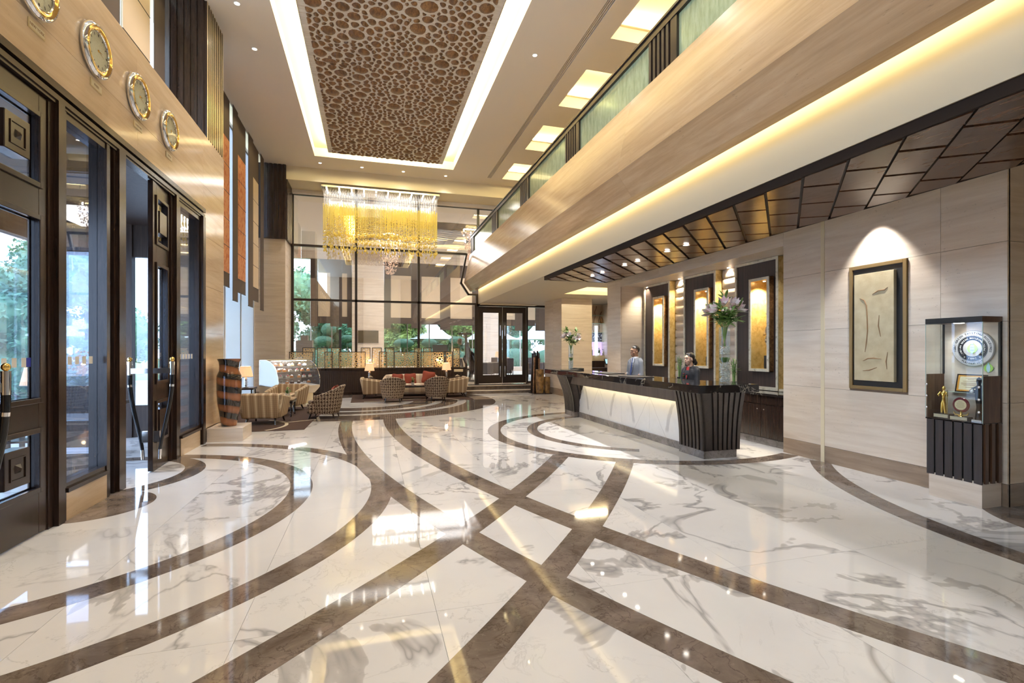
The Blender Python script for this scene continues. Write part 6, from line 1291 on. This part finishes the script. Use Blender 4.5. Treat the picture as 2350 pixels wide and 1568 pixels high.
# ---- vestibule objects
vt=thing('console_table','dark console table with plant and lamp inside the entrance vestibule','table',(-4.55,9.3,0)); ob('tabletop', box(-.75,.75,-.22,.22,.78,.83), MT['dark_frame'], vt)
for x in (-.65,.65):
    for y in (-.16,.16): ob('leg', box(x-.025,x+.025,y-.025,y+.025,0,.78), MT['dark_frame'], vt)
ob('lower_shelf', box(-.7,.7,-.2,.2,.25,.28), MT['dark_frame'], vt)
lamp('small orange shaded lamp on the vestibule console table',(-4.95,9.3,.835),'vestibule lamps')
fp=thing('leafy_plant','leafy green plant with yellow orange flowers on the vestibule console','plant',(-4.35,9.3,.835)); ob('pot', M().lathe([(.09,0),(.12,.18),(.11,.18)],14), MT['red_fabric'], fp, sm=50); m_=M(); f2=M(); rs=random.Random(12)
for k in range(70): a=rs.uniform(0,6.28); e=rs.uniform(.2,1.5); leafm(m_,(0,0,.15+.35*rs.random()),(math.cos(a)*math.cos(e),math.sin(a)*math.cos(e),math.sin(e)),rs.uniform(.2,.42),.035,droop=.5)
for k in range(60): a=rs.uniform(0,6.28); r=rs.uniform(0,.16); f2.ell((r*math.cos(a),r*math.sin(a),rs.uniform(.5,.8)),.022,.022,.02,6,4)
ob('leaves', m_, MT['leaf_green'], fp); ob('flowers', f2, plain('flower_orange',(.75,.38,.06),.5), fp)
# ---- garden
st('ground', box(-60,60,31.3,110,-.2,-.02), plain('lawn',(.16,.24,.10),.9)); st('ground_forecourt', box(-60,-5.6,-20,31.3,-.2,-.02), plain('paving',(.45,.44,.42),.8))
n=N('topiary_green'); n.out(n.ramp(n.noise(n.wcoord((1,1,1)),9,5,.7),[(.35,(.03,.085,.05)),(.6,(.075,.17,.09)),(.75,(.17,.30,.13))]),.8,bump=n.noise(n.wcoord((1,1,1)),22,4),bs=1.0,bd=.08)
def topiary(label,x,y,blobs,trunk=True):
    t=thing('topiary',label,'shrub',(x,y,0),0,'clipped cloud shrubs in the garden')
    ob('trunk', M().tube([(0,0,0),(.08,0,.8),(0,0,blobs[0][2])],[.06,.05,.04],7), MT['chip_wood'], t)
    for (dx,dy,z,rx,rz_) in blobs:
        b=M().ell((dx,dy,z),rx,rx*.85,rz_,26,18); rs=random.Random(int(z*100+x*10)); b.v=[(p[0]*(1+.04*rs.uniform(-1,1)) if 0 else p[0]+.03*rs.uniform(-1,1),p[1],p[2]+.03*rs.uniform(-1,1)) for p in b.v]; ob('clipped_pad', b, MT['topiary_green'], t, sm=80)
TP=[(-3.05,36,[(0,0,2.25,.62,.34),(.3,.2,3.05,.5,.42)],'between the pier and the first window bar'),(-1.55,36.5,[(0,0,2.42,.50,.27),(.4,0,2.0,.45,.25)],'behind the thin dark post'),(2.3,36,[(0,0,2.12,.70,.30)],'broad one left of the second window bar'),(4.1,36,[(0,0,2.15,.55,.30),(.75,.1,1.75,.5,.32)],'dome shaped one in front of the first tent'),(6.15,36,[(0,0,2.30,.62,.33),(.55,0,1.78,.42,.24)],'one with a small lower pad under the second tent'),(8.6,36,[(0,0,2.15,.6,.32),(.2,.2,1.5,.5,.3)],'seen through the glass door leaf'),(11.2,36.5,[(0,0,2.1,.6,.34)],'seen through the sidelight of the doors')]
for x,y,b,l in TP: topiary('clipped cloud shrub in the garden, '+l,x,y,b)
plain('canvas_white',(.88,.90,.93),.7)
def tent(label,x,y,w_,z0,h):
    t=thing('canopy_tent',label,'tent',(x,y,0),0,'white canopy tents in the garden'); m_=M(); n_=10; seg_=24; vs=[]
    for i in range(n_+1):
        f=i/n_; r=w_*(1-f); z=z0+h*(f**1.9)
        for j in range(seg_):
            a=2*PI*j/seg_; q=1/max(abs(math.cos(a)),abs(math.sin(a))); q=1+(q-1)*(1-f)*.9; vs.append((r*math.cos(a)*q+1e-4,r*math.sin(a)*q,z-(.10*(q-1) if i==0 else 0)))
    m_.add(vs,[(i*seg_+j,i*seg_+(j+1)%seg_,(i+1)*seg_+(j+1)%seg_,(i+1)*seg_+j) for i in range(n_) for j in range(seg_)]); ob('canvas', m_, MT['canvas_white'], t, sm=60)
    for sx in (-1,1):
        for sy in (-1,1): ob('pole', M().tube([(sx*w_*.95,sy*w_*.95,0),(sx*w_*.95,sy*w_*.95,z0)],.05,8), MT['white_paint'], t)
tent('white peaked garden tent in the middle window',4.9,43,2.7,2.55,2.2); tent('white peaked garden tent behind the glass door frame',10.3,43,2.6,2.55,2.3); tent('white peaked garden tent seen through the door sidelight',15.4,44,2.6,2.6,2.2); tent('white garden tent far out beyond the entrance vestibule',-17.0,33,2.6,2.4,1.8)
n=N('tree_leaf'); n.out(n.ramp(n.noise(n.wcoord((1,1,1)),1.6,3),[(.35,(.06,.17,.10)),(.55,(.15,.32,.17)),(.72,(.34,.50,.26))]),.6)
n=N('tree_leaf_yellow'); n.out(n.ramp(n.noise(n.wcoord((1,1,1)),1.6,3),[(.35,(.10,.18,.05)),(.65,(.42,.50,.14))]),.6)
def tree(label,x,y,h,r,seed,mat='tree_leaf',nq=5200):
    ls=.45 if x<-10 else .8; nq=12000 if x<-10 else 7000
    t=thing('garden_tree',label,'tree',(x,y,0),0,'trees in the garden'); rs=random.Random(seed); ob('trunk', M().tube([(0,0,0),(.2,0,h*.4),(0,0,h*.8)],[.25,.18,.06],8), MT['chip_wood'], t)
    cl_=[(rs.uniform(-r,r)*.7,rs.uniform(-r,r)*.7,h*rs.uniform(.25,.95),r*rs.uniform(.35,.6)) for _ in range(14)]; m_=M()
    for k in range(nq):
        c_=cl_[k%14]; d=Vector((rs.gauss(0,1),rs.gauss(0,1),rs.gauss(0,1))).normalized(); p=Vector(c_[:3])+d*c_[3]*rs.uniform(.75,1.05); u=Vector((rs.gauss(0,1),rs.gauss(0,1),rs.gauss(0,1))).normalized(); w_=u.orthogonal().normalized(); s=rs.uniform(.16,.30)*ls
        m_.add([p-u*s,p+w_*s*.45,p+u*s,p-w_*s*.45],[(0,1,2,3)])
    for c_ in cl_: m_.ell(c_[:3],c_[3]*.8,c_[3]*.8,c_[3]*.8,8,6)
    ob('foliage', m_, MT[mat], t, kind='stuff')
TR=[(-1.6,52,10,3.6,'tall tree rising behind the first window bar','tree_leaf'),(7.2,56,10,3.8,'tall tree far behind between the two tents','tree_leaf'),(2.2,54,9.5,3.6,'tall tree far behind the yellowish bush','tree_leaf'),(-7.5,44,8,3.2,'dense tree at the bright side edge of the garden view','tree_leaf'),(-3.6,47,7,2.8,'bluish tree rising behind the first clipped shrubs','tree_leaf'),(.2,45,6.5,2.6,'tree hidden behind the middle stone pier','tree_leaf'),(2.6,42,5.2,1.9,'yellowish bush tree right of the television pier','tree_leaf_yellow'),(5.5,50,8.5,3.6,'large tree behind the first white tent','tree_leaf'),(8.6,47,6.2,2.4,'yellow green tree between the two tents','tree_leaf_yellow'),(11.6,52,8.5,3.4,'large tree behind the second white tent','tree_leaf'),(15.8,52,8,3.4,'tree behind the third white tent','tree_leaf'),(20,50,8,3.4,'tree at the far side of the third tent','tree_leaf'),(-11.5,20.5,3.7,2.0,'tree seen through the entrance door glass, nearer','tree_leaf'),(-15.5,23.5,4.4,2.4,'tree seen through the entrance door glass, farther','tree_leaf'),(-13,28,6,2.4,'tree seen past the entrance vestibule','tree_leaf')]
for i,(x,y,h,r,l,m_) in enumerate(TR): tree(l,x,y,h,r,100+i,m_)
for k in range(7):
    x=-6.5+3.6*k; t=thing('hedge','low rounded green hedge bush in the garden, %s in the row'%nm_[k],'hedge',(x,39.5,0),0,'hedge bushes in the garden'); ob('foliage', M().ell((0,0,.75),2.1,.9,1.0,24,14), MT['topiary_green'], t, sm=80)
